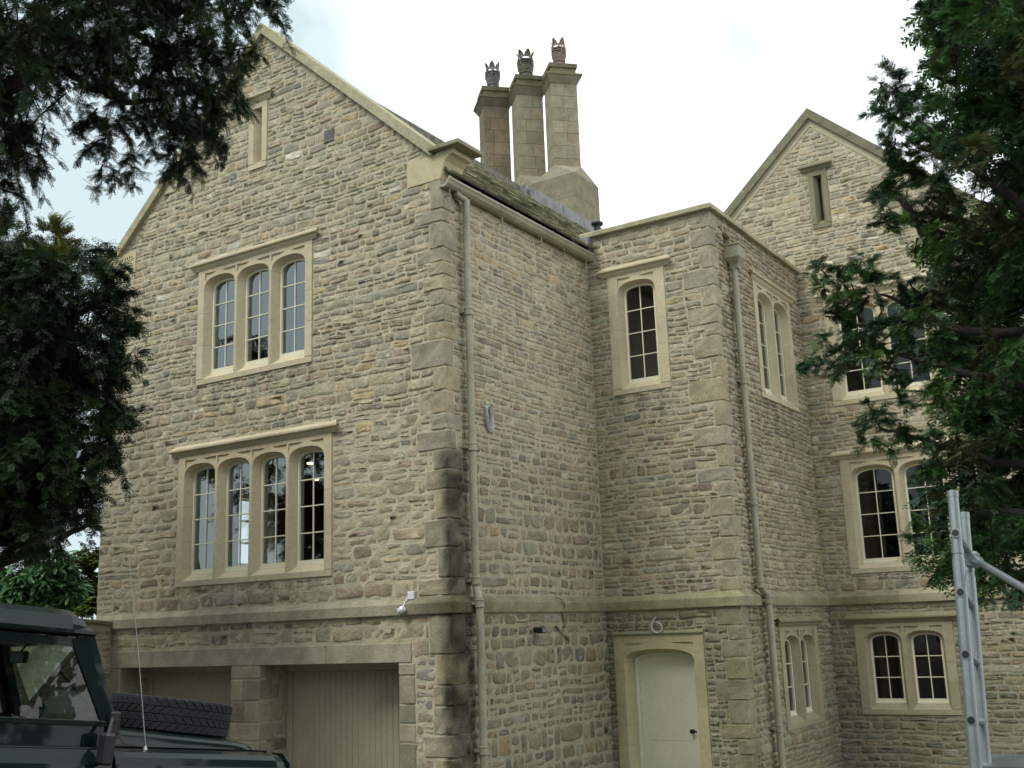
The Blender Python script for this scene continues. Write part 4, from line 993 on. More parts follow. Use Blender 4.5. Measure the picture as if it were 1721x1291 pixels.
# ------------------------------------------------------------------ ground
def gz(x, y):
    f = np.clip((-1.3 - y), 0, 8.2) * .117
    return f * (1 - .25 * sstep(4.5, 8, x))
gx = np.concatenate([np.linspace(-150, -16, 18), np.linspace(-15, 20, 60), np.linspace(22, 150, 16)]); gy = np.concatenate([np.linspace(-150, -21, 16), np.linspace(-20, 16, 70), np.linspace(18, 150, 16)])
A, Bg = np.meshgrid(gx, gy, indexing='ij'); Z = gz(A, Bg); n = len(gy)
F = np.array([(i * n + k, (i + 1) * n + k, (i + 1) * n + k + 1, i * n + k + 1) for i in range(len(gx) - 1) for k in range(n - 1)])
o = obj('ground', mesh('ground', np.c_[A.ravel(), Bg.ravel(), Z.ravel()], F, M_GRAVEL)); tag(o, kind='structure')
# grass bank behind the garden wall
V = []; 
gx = np.linspace(-60, -6.5, 24); gy = np.linspace(-22, 40, 30); A, Bg = np.meshgrid(gx, gy, indexing='ij'); n = len(gy)
Z = gz(A, Bg) + .9 * sstep(-6.5, -8, A) + .02 + .25 * np.sin(A * .7) * np.sin(Bg * .5)
F = np.array([(i * n + k, (i + 1) * n + k, (i + 1) * n + k + 1, i * n + k + 1) for i in range(len(gx) - 1) for k in range(n - 1)])
o = obj('garden_ground', mesh('garden_ground', np.c_[A.ravel(), Bg.ravel(), Z.ravel()], F, mat('garden_earth', (.05, .07, .02), .95, mott=.4, mscale=2))); tag(o, kind='structure')

# ------------------------------------------------------------------ garden wall (runs from the facade towards the camera)
gw = empty('garden_wall', (-6.25, -3.5, 0)); tag(gw, 'rubble garden wall with thin stone coping running out from the left end of the house', 'garden wall'); GWL = np.array(gw.location)
WG = Wall('garden', (-6.07, 0, 0), (0, -1, 0), (1, 0, 0))
def gtop(u): return 2.62 + .088 * u
m0 = len(STONES); gen(WG, .05, 7.5, 0, 3.3, [], S_ROUGH, n=0, tone=.85, flat=.6)
# sheet
us = np.linspace(.05, 7.5, 80); vs_ = np.linspace(-.1, 1, 34); A, Bg = np.meshgrid(us, vs_, indexing='ij'); Zz = Bg * np.array([gtop(u) for u in us])[:, None]
P = WG.W(A.ravel(), Zz.ravel(), rng.uniform(-.004, .004, A.size)); n = len(vs_); F = [[i * n + k, (i + 1) * n + k, (i + 1) * n + k + 1, i * n + k + 1] for i in range(79) for k in range(n - 1)]
V2, F2 = cbox((-6.42, -7.5, -.1), (-6.42 + .02, -.05, 2.7)); 
o = obj('mortar_face', mesh('mortar_face', P - GWL, F, M_MORTAR, weather(P, C_MORT * .85)), gw)
Pb = np.array([(-6.45, -.05, -.1), (-6.45, -7.5, -.1), (-6.45, -7.5, gtop(7.5)), (-6.45, -.05, gtop(0)), (-6.08, -.05, -.1), (-6.08, -7.5, -.1), (-6.08, -7.5, gtop(7.5)), (-6.08, -.05, gtop(0))])
obj('wall_core', mesh('wall_core', Pb - GWL, [(0, 1, 2, 3), (1, 5, 6, 2), (0, 4, 7, 3), (3, 2, 6, 7)], M_MORTAR, np.tile(C_MORT * .8, (8, 1))), gw)
VV, FF, TT = [], [], []; off = 0; cnt = 0
for s in STONES[m0:]:
    if s[4] > gtop(s[1]) - .02: continue
    P, c = stone_geo(s); t = weather(P, c)
    if cnt < 280 and s[1] < 5 and s[3] > 1.1 and (s[2] - s[1]) > .14:
        ctr = P.mean(0); obj('stone', mesh('stone', P - ctr, SF, M_STONE, t), gw, ctr - GWL); cnt += 1
    else: VV.append(P - GWL); FF.append(SF + off); TT.append(t); off += len(P)
o = obj('rubble_stonework', mesh('rubble_stonework', np.concatenate(VV), np.concatenate(FF), M_STONE, np.concatenate(TT)), gw); o['kind'] = 'stuff'
u = .0
while u < 7.5:
    w = rng.uniform(.4, .75); w = min(w, 7.5 - u); V, F = cbox((-6.50, -u - w + .006, 0), (-6.0 + rng.uniform(-.01, .02), -u - .004 + (.05 if u == 0 else 0), .055), .01); V = V + rng.uniform(-.005, .005, V.shape)
    V[:, 2] += [gtop(-v[1]) for v in V]; obj('coping_stone', mesh('coping_stone', V - GWL, F, M_OLD, np.tile(np.array((.20, .17, .11)) * rng.uniform(.8, 1.15), (len(V), 1))), gw); u += w

# ------------------------------------------------------------------ off-road vehicle
h_, p_ = R(75.04), R(6.678)
Rz = np.array([[math.cos(h_), -math.sin(h_), 0], [math.sin(h_), math.cos(h_), 0], [0, 0, 1]]); Ry = np.array([[math.cos(p_), 0, math.sin(p_)], [0, 1, 0], [-math.sin(p_), 0, math.cos(p_)]])
car = empty('parked_car', (1.789, -5.256, .468)); car.rotation_euler = Matrix((Rz @ Ry).tolist()).to_euler()
tag(car, 'dark green boxy off-road vehicle with its spare wheel on the bonnet', 'off-road vehicle')
def sweepx(sec, xs, mod=None):
    """section of (y,z) points swept along x"""
    V = []; F = []; n = len(sec)
    for x in xs: V += [(x, *(mod(x, y, z) if mod else (y, z))) for y, z in sec]
    for i in range(len(xs) - 1): F += [(i * n + k, i * n + k + 1, (i + 1) * n + k + 1, (i + 1) * n + k) for k in range(n - 1)]
    return V, F
BXX = -1.158; SX = -1.385; ZR = 1.785
# body tub sides: one curved-shoulder skin each side with wheel arches below
for s_ in (-1, 1):
    sec = [(s_ * .62, 1.168), (s_ * .76, 1.165), (s_ * .825, 1.152), (s_ * .865, 1.125), (s_ * .888, 1.085), (s_ * .895, 1.03), (s_ * .895, .92)]
    def wingmod(x, y, z): t = max(0, (x + .12) / .12); return (y - s_ * .05 * t * t * (abs(y) > .8), z - .045 * t * t)
    V, F = sweepx(sec, [BXX, -.9, -.5, -.12, -.06, -.03, 0], wingmod)
    poly = [(BXX, .93), (BXX, .52), (-.86, .52), (-.82, .70), (-.66, .86), (-.42, .88), (-.24, .80), (-.12, .60), (0, .60), (0, .93)]
    V2, F2 = extrude_poly(poly, .8945, .86, lambda p, q, h: (p, s_ * h, q)); n = len(V); V += V2; F += [tuple(i + n for i in t) for t in F2]
    V2, F2 = extrude_poly([(-.62, 1.165), (-.76, 1.16), (-.84, 1.11), (-.85, .6), (-.62, .6)], -.002, -.01, lambda p, q, h: (h, s_ * -p, q)); n = len(V); V += V2; F += [tuple(i + n for i in t) for t in F2]
    obj('front_wing', mesh('front_wing', V, F, M_PAINT, smooth=False), car)
    V, F = sweepx([(s_ * .84, 1.165), (s_ * .865, 1.125), (s_ * .888, 1.085), (s_ * .895, 1.03), (s_ * .895, .52)], [-2.06, BXX - .02])
    V2, F2 = sweepx([(s_ * .845, 1.165), (s_ * .835, 1.175), (s_ * .83, 1.29), (s_ * .80, 1.30)], [-2.06, BXX - .02]); n = len(V); V += V2; F += [tuple(i + n for i in t) for t in F2]
    dr = obj('front_door', mesh('front_door', V, F, M_PAINT), car)
    mb = MB(); w0 = [(s_ * .825, 1.30), (s_ * .765, ZR - .03)]
    a_b = np.array((BXX - .05, s_ * .82, 1.30)); a_t = np.array((SX - .06, s_ * .765, ZR - .02)); b_b = np.array((-2.05, s_ * .82, 1.30)); b_t = np.array((-2.05, s_ * .765, ZR - .02))
    def bar(mb, p, q, w, t):
        p = np.array(p); q = np.array(q); d = q - p; d /= np.linalg.norm(d); sd_ = np.array((0, 1., 0)); a = np.cross(d, sd_); a /= np.linalg.norm(a); b = np.cross(a, d)
        V = [e + a * i * w / 2 + b * k * t / 2 for e in (p, q) for i, k in ((-1, -1), (1, -1), (1, 1), (-1, 1))]; mb.add(V, [(0, 1, 2, 3), (4, 5, 6, 7), (0, 1, 5, 4), (1, 2, 6, 5), (2, 3, 7, 6), (3, 0, 4, 7)])
    bar(mb, a_b, a_t, .075, .03); bar(mb, b_b, b_t, .06, .03); bar(mb, a_t + (0, 0, -.03), b_t + (0, 0, -.03), .05, .028); mb.box((BXX - .04, s_ * .80, 1.285), (-2.06, s_ * .845, 1.315))
    mb.build('window_frame', M_PAINT, dr)
    V = [a_b + (-.02, 0, 0), b_b, b_t, a_t]; obj('side_glass', mesh('side_glass', V, [(0, 1, 2, 3)], M_CGLASS), dr)
    mb = MB(); mb.tube([(BXX - .12, s_ * .90, 1.02), (BXX - .74, s_ * .90, 1.02)], .012, 6) if False else mb.box((-1.98, s_ * .89, .985), (-1.80, s_ * .915, 1.035), None, .01); mb.build('handle', M_BLACK, dr)
    V, F = sweepx([(s_ * .825, 1.30), (s_ * .83, 1.175), (s_ * .865, 1.125), (s_ * .888, 1.085), (s_ * .895, 1.03), (s_ * .895, .93)], [-4.45, -2.08])
    poly = [(-2.08, .93), (-2.08, .52), (-3.02, .52), (-3.06, .72), (-3.22, .86), (-3.5, .86), (-3.66, .74), (-3.72, .52), (-4.45, .55), (-4.45, .93)]
    V2, F2 = extrude_poly(poly, .895, .86, lambda p, q, h: (p, s_ * h, q)); n = len(V); V += V2; F += [tuple(i + n for i in t) for t in F2]
    V2, F2 = sweepx([(s_ * .825, 1.30), (s_ * .765, ZR)], [-4.45, -4.2]); n = len(V); V += V2; F += [tuple(i + n for i in t) for t in F2]
    V2, F2 = sweepx([(s_ * .825, 1.30), (s_ * .765, ZR)], [-2.25, -2.08]); n = len(V); V += V2; F += [tuple(i + n for i in t) for t in F2]
    obj('rear_side_panel', mesh('rear_side_panel', V, F, M_PAINT), car)
    V = [(-2.25, s_ * .822, 1.31), (-4.2, s_ * .822, 1.31), (-4.2, s_ * .766, ZR - .03), (-2.25, s_ * .766, ZR - .03)]; obj('rear_side_glass', mesh('rear_side_glass', V, [(0, 1, 2, 3)], M_CGLASS), car)
    # windscreen post
    mb = MB(); bar(mb, (BXX + .02, s_ * .775, 1.22), (SX + .01, s_ * .735, ZR), .05, .07); mb.build('windscreen_post', M_PAINT, car)
    # wheels
    for wx in (-.54, -3.36):
        w = empty('wheel', (wx, s_ * .74, .40), car); mb = MB(); V, F = lathe([(.2, -.1), (.36, -.115), (.395, -.09), (.4, -.03), (.4, .03), (.395, .09), (.36, .115), (.2, .1)], 32); V = [(v[0], v[2], v[1]) for v in V]; mb.add(V, F); mb.build('tyre', M_TYRE, w, smooth=True)
        mb = MB(); V, F = lathe([(0, .03), (.08, .05), (.1, .02), (.19, .02), (.21, .09), (.21, -.09), (0, -.02)], 24); V = [(v[0], v[2] * s_, v[1]) for v in V]; mb.add(V, F); mb.build('rim', M_STEEL, w, smooth=True)
    mb = MB(); V, F = lathe([(0, .0), (.085, 0), (.09, -.02), (.09, -.06)], 20); V = [(.015 + v[2], s_ * .69 + v[0], .93 + v[1]) for v in V]; mb.add(V, F); mb.build('headlight', M_CGLASS, car)
# bonnet
sec = [(-.615, 1.175), (-.61, 1.215), (-.59, 1.235), (-.56, 1.243), (-.3, 1.258), (0, 1.262), (.3, 1.258), (.56, 1.243), (.59, 1.235), (.61, 1.215), (.615, 1.175)]
def bm(x, y, z):
    t = (x - BXX) / 1.1; drop = -.03 + .062 * t + .11 * max(0, (t - .86) / .14) ** 2; return (y, max(z - drop * (1 if z > 1.18 else 0), 1.12))
V, F = sweepx(sec, [BXX + .01, -.8, -.5, -.3, -.2, -.15, -.11, -.08, -.055, -.045], bm); obj('bonnet', mesh('bonnet', V, F, M_PAINT, smooth=True), car)
MB().box((-.06, -.60, .70), (-.01, .60, 1.15), None, .02).build('grille_panel', M_PAINT, car)
mb = MB(); [mb.box((-.008, -.30, .74 + i * .045), (.006, .30, .765 + i * .045)) for i in range(8)]; mb.build('grille', M_BLACK, car)
MB().box((-.02, -.86, .48), (.12, .86, .62), None, .015).build('bumper', M_BLACK, car)
MB().box((BXX - .02, -.80, 1.0), (BXX + .02, .80, 1.27), None, .01).build('bulkhead', M_PAINT, car)
mb = MB(); mb.box((SX - .02, -.75, ZR - .055), (SX + .025, .75, ZR + .0), None, .008); mb.box((BXX - .0, -.77, 1.24), (BXX + .045, .77, 1.29), None, .008); mb.build('windscreen_rail', M_PAINT, car)
V = [(BXX + .02, -.74, 1.28), (BXX + .02, .74, 1.28), (SX, .70, ZR - .05), (SX, -.70, ZR - .05)]; obj('windscreen', mesh('windscreen', V, [(0, 1, 2, 3)], M_CGLASS), car)
mb = MB(); bar(mb, (BXX + .03, -.55, 1.30), (BXX - .12, -.15, 1.58), .012, .01); mb.build('wiper', M_BLACK, car)
sec = [(-.785, ZR - .012), (-.80, ZR + .0), (-.80, ZR + .018), (-.765, ZR + .022), (-.755, ZR + .05), (-.72, ZR + .10), (-.62, ZR + .135), (-.3, ZR + .16), (0, ZR + .165), (.3, ZR + .16), (.62, ZR + .135), (.72, ZR + .10), (.755, ZR + .05), (.765, ZR + .022), (.80, ZR + .018), (.80, ZR), (.785, ZR - .012)]
def rm(x, y, z): t = max(0, (x - (SX - .09)) / .13); k = max(0, z - ZR - .02); return (y * (1 - .02 * t), z - k * .9 * t * t)
V, F = sweepx(sec, [-4.47, -3, SX - .09, SX - .05, SX - .01, SX + .03, SX + .045], rm); n = len(sec); F.append(tuple(range(n))); F.append(tuple(range(6 * n, 7 * n))); obj('roof', mesh('roof', V, F, M_PAINT), car)
MB().box((-4.47, -.82, .55), (-4.43, .82, 1.30), None, .01).build('rear_panel', M_PAINT, car)
mb = MB(); mb.box((-4.44, -.76, 1.30), (-4.41, -.55, ZR)); mb.box((-4.44, .55, 1.30), (-4.41, .76, ZR)); mb.box((-4.44, -.76, ZR - .06), (-4.41, .76, ZR)); mb.build('rear_frame', M_PAINT, car)
MB().box((-4.4, -.80, .5), (-1.2, .80, .56)).build('cab_floor', M_CARIN, car)
MB().box((-1.42, -.76, 1.02), (-1.19, .76, 1.25), None, .03).build('dashboard', M_CARIN, car)
for sy in (-.40, .40):
    st = empty('seat', (-2.0, sy, .6), car); MB().box((-.28, -.24, 0), (.26, .24, .38), None, .05).build('cushion', M_CARIN, st)
    mb = MB(); V, F = cbox((-.40, -.23, .38), (-.27, .23, .98), .05); V[:, 0] -= (V[:, 2] - .38) * .18; mb.add(V, F); mb.build('backrest', M_CARIN, st); MB().box((-.52, -.11, .99), (-.42, .11, 1.13), None, .03).build('headrest', M_CARIN, st)
sw = MB(); cs = np.array((-1.57, -.42, 1.22)); ax = np.array((-.80, 0, .60)); a1 = np.array((0, 1., 0)); a2 = np.cross(ax, a1)
ring_ = [cs + (a1 * math.cos(t) + a2 * math.sin(t)) * .20 for t in np.linspace(0, 2 * math.pi, 33)]; sw.tube(ring_, .016, 8, caps=False)
for t in (.5, 2.64, 4.71): sw.tube([cs - ax * .03, cs + (a1 * math.cos(t) + a2 * math.sin(t)) * .2], .012, 6)
sw.tube([cs - ax * .05, cs - ax * .35], .025, 8); sw.tube([cs - ax * .06, cs - ax * .01], .05, 12); sw.build('steering_wheel', M_CARIN, car)
mb = MB(); c = np.array((SX - .10, .0, 1.655)); V, F = cbox((-.015, -.12, -.035), (.015, .12, .035), .014); mb.add(V + c, F); mb.tube([c + (0, 0, .03), c + (.03, 0, .075), c + (.10, 0, .10)], .007, 6); mb.build('rear_view_mirror', M_BLACK, car)
# door mirror on its arm, rhs
mb = MB(); V, F = cbox((-.03, -.06, -.085), (.03, .06, .085), .028); mb.add(V + np.array((BXX - .10, -.96, 1.17)), F); mb.tube([(BXX - .03, -.86, 1.31), (BXX - .07, -.92, 1.33), (BXX - .10, -.96, 1.24)], .011, 6); mb.box((BXX - .06, -.875, 1.24), (BXX + .0, -.83, 1.37), None, .01); mb.build('door_mirror', M_BLACK, car)
mb = MB(); V, F = cbox((-.035, -.07, -.105), (.035, .07, .105), .03); mb.add(V + np.array((BXX - .02, .99, 1.18)), F); mb.tube([(BXX - .03, .86, 1.31), (BXX - .015, .99, 1.26)], .011, 6); mb.build('door_mirror', M_BLACK, car)
mb = MB(); mb.tube([(-.93, -.74, 1.165), (-.93, -.74, 1.185)], [.016, .008], 10); mb.tube([(-.93, -.74, 1.18), (-1.06, -.74, 1.72), (-1.21, -.74, 2.28)], [.0035, .0028, .0016], 6); mb.build('aerial', M_STEEL, car)
# spare wheel
sp = empty('spare_wheel', (-.455, 0, 1.352), car); sp.rotation_euler = (0, R(3.2), 0); sp.scale = (1, 1, .92)
mb = MB(); prof = [(.21, -.105), (.33, -.118), (.365, -.112), (.388, -.095), (.395, -.06), (.395, .06), (.388, .095), (.365, .112), (.33, .118), (.21, .105)]
V, F = lathe(prof, 72); mb.add(V, F); mb.build('tyre', M_TYRE, sp, smooth=True)
mb = MB()
for i in range(44):   # chunky tread: staggered shoulder and centre blocks
    for (zz, hgt, ph) in ((.078, .040, 0), (.026, .036, .5), (-.026, .036, 0), (-.078, .040, .5)):
        t = 2 * math.pi * (i + ph) / 44; V, F = cbox((.386, -.0255, zz - hgt / 2 - .007), (.400, .0255, zz + hgt / 2 + .003), .003); V[:, 1] += (V[:, 2] - zz) * (.8 if ph else -.8)
        c, s = math.cos(t), math.sin(t); mb.add(np.c_[V[:, 0] * c - V[:, 1] * s, V[:, 0] * s + V[:, 1] * c, V[:, 2]], F)
    t = 2 * math.pi * i / 44
    for sg in (1, -1):
        V, F = cbox((.360, -.018, sg * .098), (.392, .018, sg * .112), .004); c, s = math.cos(t), math.sin(t); mb.add(np.c_[V[:, 0] * c - V[:, 1] * s, V[:, 0] * s + V[:, 1] * c, V[:, 2]], F)
mb.build('tread', M_TYRE, sp)['kind'] = 'stuff'
mb = MB(); V, F = lathe([(0, -.05), (.1, -.05), (.13, -.08), (.19, -.09), (.212, -.105), (.212, .10), (.19, .09), (.17, .02), (.0, .0)], 28); mb.add(V, F); mb.build('rim', M_PAINT, sp, smooth=True)

# ------------------------------------------------------------------ folding aluminium work platform at the right edge
lad = empty('work_platform', at(1640, 1291, 5.1) * (1, 1, 0) + (0, 0, .75)); tag(lad, 'aluminium work platform frame with open-ended rungs and diagonal brace at the right edge', 'work platform'); LL = np.array(lad.location)
n0, n1 = at(1601, 826, 5.25), at(1640, 1291, 5.05); f0, f1 = at(1620, 862, 5.62), at(1655.5, 1275, 5.45)
def ext(a, b, zg): d = (b - a); return a + d * (zg - a[2]) / d[2]
n2, f2 = ext(n0, n1, .76), ext(f0, f1, .76)
for nm, a, b, r in (('stile', n0, n2, .0225), ('stile', f0, f2, .0225)):
    dr_ = (b - a) / np.linalg.norm(b - a); mb = MB(); mb.tube([a - LL, b - LL], r, 18); mb.tube([a - LL + dr_ * .30 - dr_ * .045, a - LL + dr_ * .3 - dr_ * .02], r + .0025, 18); mb.tube([a - LL, a - LL + dr_ * .028], r + .0015, 18); mb.build(nm, M_ALU, lad, smooth=False)
    mb = MB(); mb.tube([a - LL + dr_ * .30, b - LL], r + .003, 18); mb.build('sleeve', M_ALU, lad)
dd_ = (f0 - n0); k = 0
for py in (904, 1007, 1111, 1217):
    t = (py - 826) / (1291 - 826); a = n0 + (n1 - n0) * t; b = f0 + (f1 - f0) * ((py - 862 + (28 - 9.3 * k)) / (1275 - 862)); d = (b - a) / np.linalg.norm(b - a)
    mb = MB(); mb.tube([a - LL + d * .02, b - LL], .016, 14); mb.build('rung', M_ALU, lad)
    mb = MB(); out = -d; q = a - LL + out * .0262; cam_ = q
    V = []; F = []; e1 = np.cross(out, (0, 0, 1)); e1 /= np.linalg.norm(e1); e2 = np.cross(e1, out)
    mb.tube([q - out * .004, q + out * .003], .0195, 18); mb.build('rung_collar', M_ALU, lad)
    mb = MB(); mb.tube([q + out * .0032, q + out * .0040], .0150, 18); mb.build('rung_hole', M_BLACK, lad); k += 1
b0, b1 = at(1634, 938, 5.5), at(1735, 997, 4.9); mb = MB(); mb.tube([b0 - LL, b0 + (b1 - b0) * .12 - LL, b0 + (b1 - b0) * .16 - LL, b1 + (b1 - b0) * 1.2 - LL], [.024, .024, .0155, .0155], 14); mb.tube([b0 - LL, at(1619, 912, 5.45) - LL], .012, 8); V, F = cbox((-.03, -.03, -.045), (.03, .03, .03), .012); mb.add(V + b0 - LL, F); mb.build('brace', M_ALU, lad)
c0 = at(1644, 1297, 5.3); e_ = at(1760, 1283, 5.3) - c0; e_[2] = 0; e_ /= np.linalg.norm(e_); nn = np.array((-e_[1], e_[0], 0)); mb = MB()
V = [c0 - LL + e_ * a + nn * b + np.array((0, 0, c)) for a in (0, 1.6) for b, c in ((0, .022), (0, -.10), (.45, -.10), (.45, .022))]; mb.add(V, [(0, 1, 2, 3), (4, 5, 6, 7), (0, 1, 5, 4), (1, 2, 6, 5), (2, 3, 7, 6), (3, 0, 4, 7)]); mb.build('deck', M_ALU, lad)
for i in range(2):
    q = c0 + e_ * 1.55 + nn * (.03 + .4 * i); MB().tube([q - LL, q * (1, 1, 0) + (0, 0, .76) - LL], .022, 12).build('leg', M_ALU, lad)

# ------------------------------------------------------------------ foliage
def twig_template(pairs=9, nl=.026, nw=.0058):
    V = [(0, -.0015, 0), (1, 0, 0), (0, .0015, 0)]; F = [(0, 1, 2)]; S = [0, 0, 0]
    for i in range(pairs):
        x = .06 + .9 * i / pairs
        for s in (-1, 1):
            l = nl * (1 - .45 * (i / pairs) ** 2) * rng.uniform(.85, 1.1); ang = R(rng.uniform(42, 62)); up = rng.uniform(-.25, .25)
            d = np.array((math.cos(ang), s * math.sin(ang), up)); d /= np.linalg.norm(d); p = np.cross(d, (0, 0, 1)); p /= np.linalg.norm(p)
            V += [('n', x, (0, 0, 0)), ('n', x, tuple(d * l * .45 + p * nw / 2)), ('n', x, tuple(d * l)), ('n', x, tuple(d * l * .45 - p * nw / 2))]
            k = len(V) - 4; F += [(k, k + 1, k + 2), (k, k + 2, k + 3)]
    base = np.array([(v[1] if v[0] == 'n' else v[0], 0, 0) for v in V], float); offs = np.array([v[2] if v[0] == 'n' else (0, v[1], v[2]) for v in V], float)
    return base, offs, np.array(F)
def frames(D_, roll):
    D_ = D_ / np.linalg.norm(D_, axis=1, keepdims=True); up = np.tile((0, 0, 1.), (len(D_), 1)); Y = np.cross(up, D_); l = np.linalg.norm(Y, axis=1, keepdims=True); Y = np.where(l > 1e-3, Y / np.maximum(l, 1e-6), np.array((1., 0, 0))); Zv = np.cross(D_, Y)
    c, s = np.cos(roll)[:, None], np.sin(roll)[:, None]; return D_, Y * c + Zv * s, Zv * c - Y * s
def place_twigs(P, D_, L, roll, tmpl, col, sc=1.0):
    base, offs, F = tmpl; X, Y, Zv = frames(D_, roll); n = len(P); m = len(base)
    loc = base[None] * L[:, None, None] + offs[None] * sc
    V = P[:, None] + loc[..., 0:1] * X[:, None] + loc[..., 1:2] * Y[:, None] + loc[..., 2:3] * Zv[:, None]
    Fs = (F[None] + (np.arange(n) * m)[:, None, None]).reshape(-1, 3)
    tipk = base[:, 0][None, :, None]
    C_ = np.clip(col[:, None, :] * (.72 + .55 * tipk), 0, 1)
    return V.reshape(-1, 3), Fs, C_.reshape(-1, 3)
TW = [twig_template() for _ in range(3)]; TWL = [twig_template(6, .042, .011) for _ in range(2)]
def crown(name, clumps, root, droop, base_cols, sc=1.0, cover=2.6, tmpl=None, aim=None, up=0.0, tl=(.09, .17), depth=.9):
    """clumps: (px, py, rad_px, dist). every clump is a real volume of branchlets set with needle twigs"""
    tmpl = tmpl or TW; VV, FF, CC = [], [], []; off = 0; rootp = np.array(root.location); wood = MB()
    for ci, (px, py, rp, dist) in enumerate(clumps):
        c = at(px, py, dist); r = rp / FPX * dist; d2 = dist + rng.uniform(-1, 1) * depth * .5; c = at(px, py, d2); r = rp / FPX * d2
        area = math.pi * r * r; per = .5 * .028 * .0065 * 16 * sc * sc
        nt = int(area * cover / per); ns = max(5, int(nt / 22)); pert = nt / ns
        cc = base_cols[rng.choice(len(base_cols))] * rng.uniform(.75, 1.25)
        for k in range(ns):
            dv = rng.normal(size=3); dv[2] += up; dv[2] -= droop * .7
            dv /= np.linalg.norm(dv); p0 = c + rng.normal(size=3) * r * .28 - dv * r * .15; Ls = r * (rng.uniform(.6, 1.1) if rng.random() < .75 else rng.uniform(1.1, 1.6))
            if aim is not None: dv = dv + aim * rng.uniform(0, .5); dv /= np.linalg.norm(dv)
            m = int(max(6, pert * rng.uniform(.8, 1.2))); t = np.sort(rng.uniform(.05, 1, m)); sag = droop * rng.uniform(.3, 1.0) * Ls
            P = p0 + dv * Ls * t[:, None] + np.array((0, 0, -1)) * (sag * t ** 2)[:, None]
            T_ = dv * Ls + np.array((0, 0, -1)) * (2 * sag * t)[:, None]; T_ /= np.linalg.norm(T_, axis=1, keepdims=True)
            side = np.cross(T_, (0, 0, 1.)); side /= np.linalg.norm(side, axis=1, keepdims=True) + 1e-6; sg = np.where(rng.random(m) < .5, -1, 1)[:, None]
            Dt = T_ * .75 + side * sg * .75 + rng.normal(size=(m, 3)) * .32 + np.array((0, 0, -.25 * droop)); L = rng.uniform(*tl, m) * sc * (1.15 - .4 * t)
            cl = cc * rng.uniform(.7, 1.3) * (1 + rng.uniform(-.18, .18, (m, 1)))
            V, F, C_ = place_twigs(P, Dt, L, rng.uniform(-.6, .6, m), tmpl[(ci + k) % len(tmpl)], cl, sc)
            VV.append(V); FF.append(F + off); CC.append(C_); off += len(V)
            if k % 2 == 0:
                q = [p0 + dv * Ls * t_ + np.array((0, 0, -1)) * sag * t_ ** 2 - rootp for t_ in (0, .5, .95)]; wood.tube(q, [.007 * sc, .005 * sc, .002], 4, caps=False)
    V = np.concatenate(VV) - rootp; F = np.concatenate(FF); C_ = np.concatenate(CC)
    print(name, len(F))
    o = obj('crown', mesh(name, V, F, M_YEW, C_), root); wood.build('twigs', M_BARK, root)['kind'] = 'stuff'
    return o
def limb(root, pts, rs, name='limb'):
    P = np.array(pts, float); Q = []; Rr = []
    for i in range(len(P) - 1):
        for t in np.linspace(0, 1, 6)[:-1]:
            p0, p1, p2, p3 = P[max(i - 1, 0)], P[i], P[i + 1], P[min(i + 2, len(P) - 1)]
            Q.append(.5 * ((2 * p1) + (-p0 + p2) * t + (2 * p0 - 5 * p1 + 4 * p2 - p3) * t * t + (-p0 + 3 * p1 - 3 * p2 + p3) * t ** 3) + rng.normal(size=3) * .012); Rr.append(rs[i] * (1 - t) + rs[i + 1] * t)
    Q.append(P[-1]); Rr.append(rs[-1]); mb = MB(); mb.tube([q - np.array(root.location) for q in Q], Rr, 9); return mb.build(name, M_BARK, root, smooth=True)
DARK = [np.array(c) for c in ((.022, .045, .017), (.030, .062, .022), (.017, .036, .016), (.040, .072, .024))]
# A: the near yew whose boughs hang into the top left
ra = empty('yew_tree', (-3.6, -8.6, .75)); tag(ra, 'near dark yew whose drooping boughs hang across the top left in front of the gable', 'yew tree')
d = 8.6
clA = [(0, 30, 95), (80, 10, 80), (170, 15, 75), (250, 10, 70), (330, 10, 60), (395, 5, 48), (450, 5, 34), (470, -15, 30), (30, 110, 85), (0, 200, 80), (45, 235, 45), (5, 300, 45), (15, 340, 22), (110, 85, 60), (180, 85, 55), (255, 75, 60), (330, 75, 62), (395, 80, 44), (300, 130, 62), (355, 150, 55), (395, 130, 34), (400, 165, 26), (250, 140, 55), (190, 140, 36), (335, 205, 42), (300, 200, 48), (355, 230, 26), (255, 195, 40), (290, 250, 36), (320, 265, 26), (287, 285, 22), (212, 200, 30), (160, 190, 34), (135, 210, 22), (185, 240, 28), (150, 245, 22), (215, 255, 22), (170, 285, 17), (195, 290, 14), (222, 285, 17), (228, 310, 12), (165, 318, 11), (60, 265, 24), (350, 190, 30)]
crown('yew_tree_crown', [(x, y, r_, d + rng.uniform(-.4, .4)) for x, y, r_ in clA] + [(x, y, 38, 7.9) for x, y in ((20, 60), (70, 110), (10, 150), (120, 60), (180, 60), (60, 20))], ra, .75, DARK, tl=(.07, .13), cover=3.3, sc=1.0, depth=1.0)
crown('near_yew_outer', [(rng.uniform(-260, -40), rng.uniform(-300, 200), 95, 8.4 + rng.uniform(-.6, .6)) for _ in range(10)] + [(rng.uniform(-20, 380), rng.uniform(-330, -60), 85, 8.8) for _ in range(9)], ra, .7, DARK, sc=1.9, cover=1.4, tmpl=TWL, depth=1.5)
tr = np.array((-3.6, -8.6, .75)); limb(ra, [tr, tr + (.1, .1, 2.2), tr + (.5, .6, 4.6), tr + (.8, 1.0, 8)], [.42, .36, .28, .16], 'trunk')
limb(ra, [tr + (.3, .4, 3.4), at(-60, 190, 8.4), at(100, 95, 8.7), at(210, 55, 8.7), at(330, 10, 8.6)], [.11, .06, .04, .028, .015])
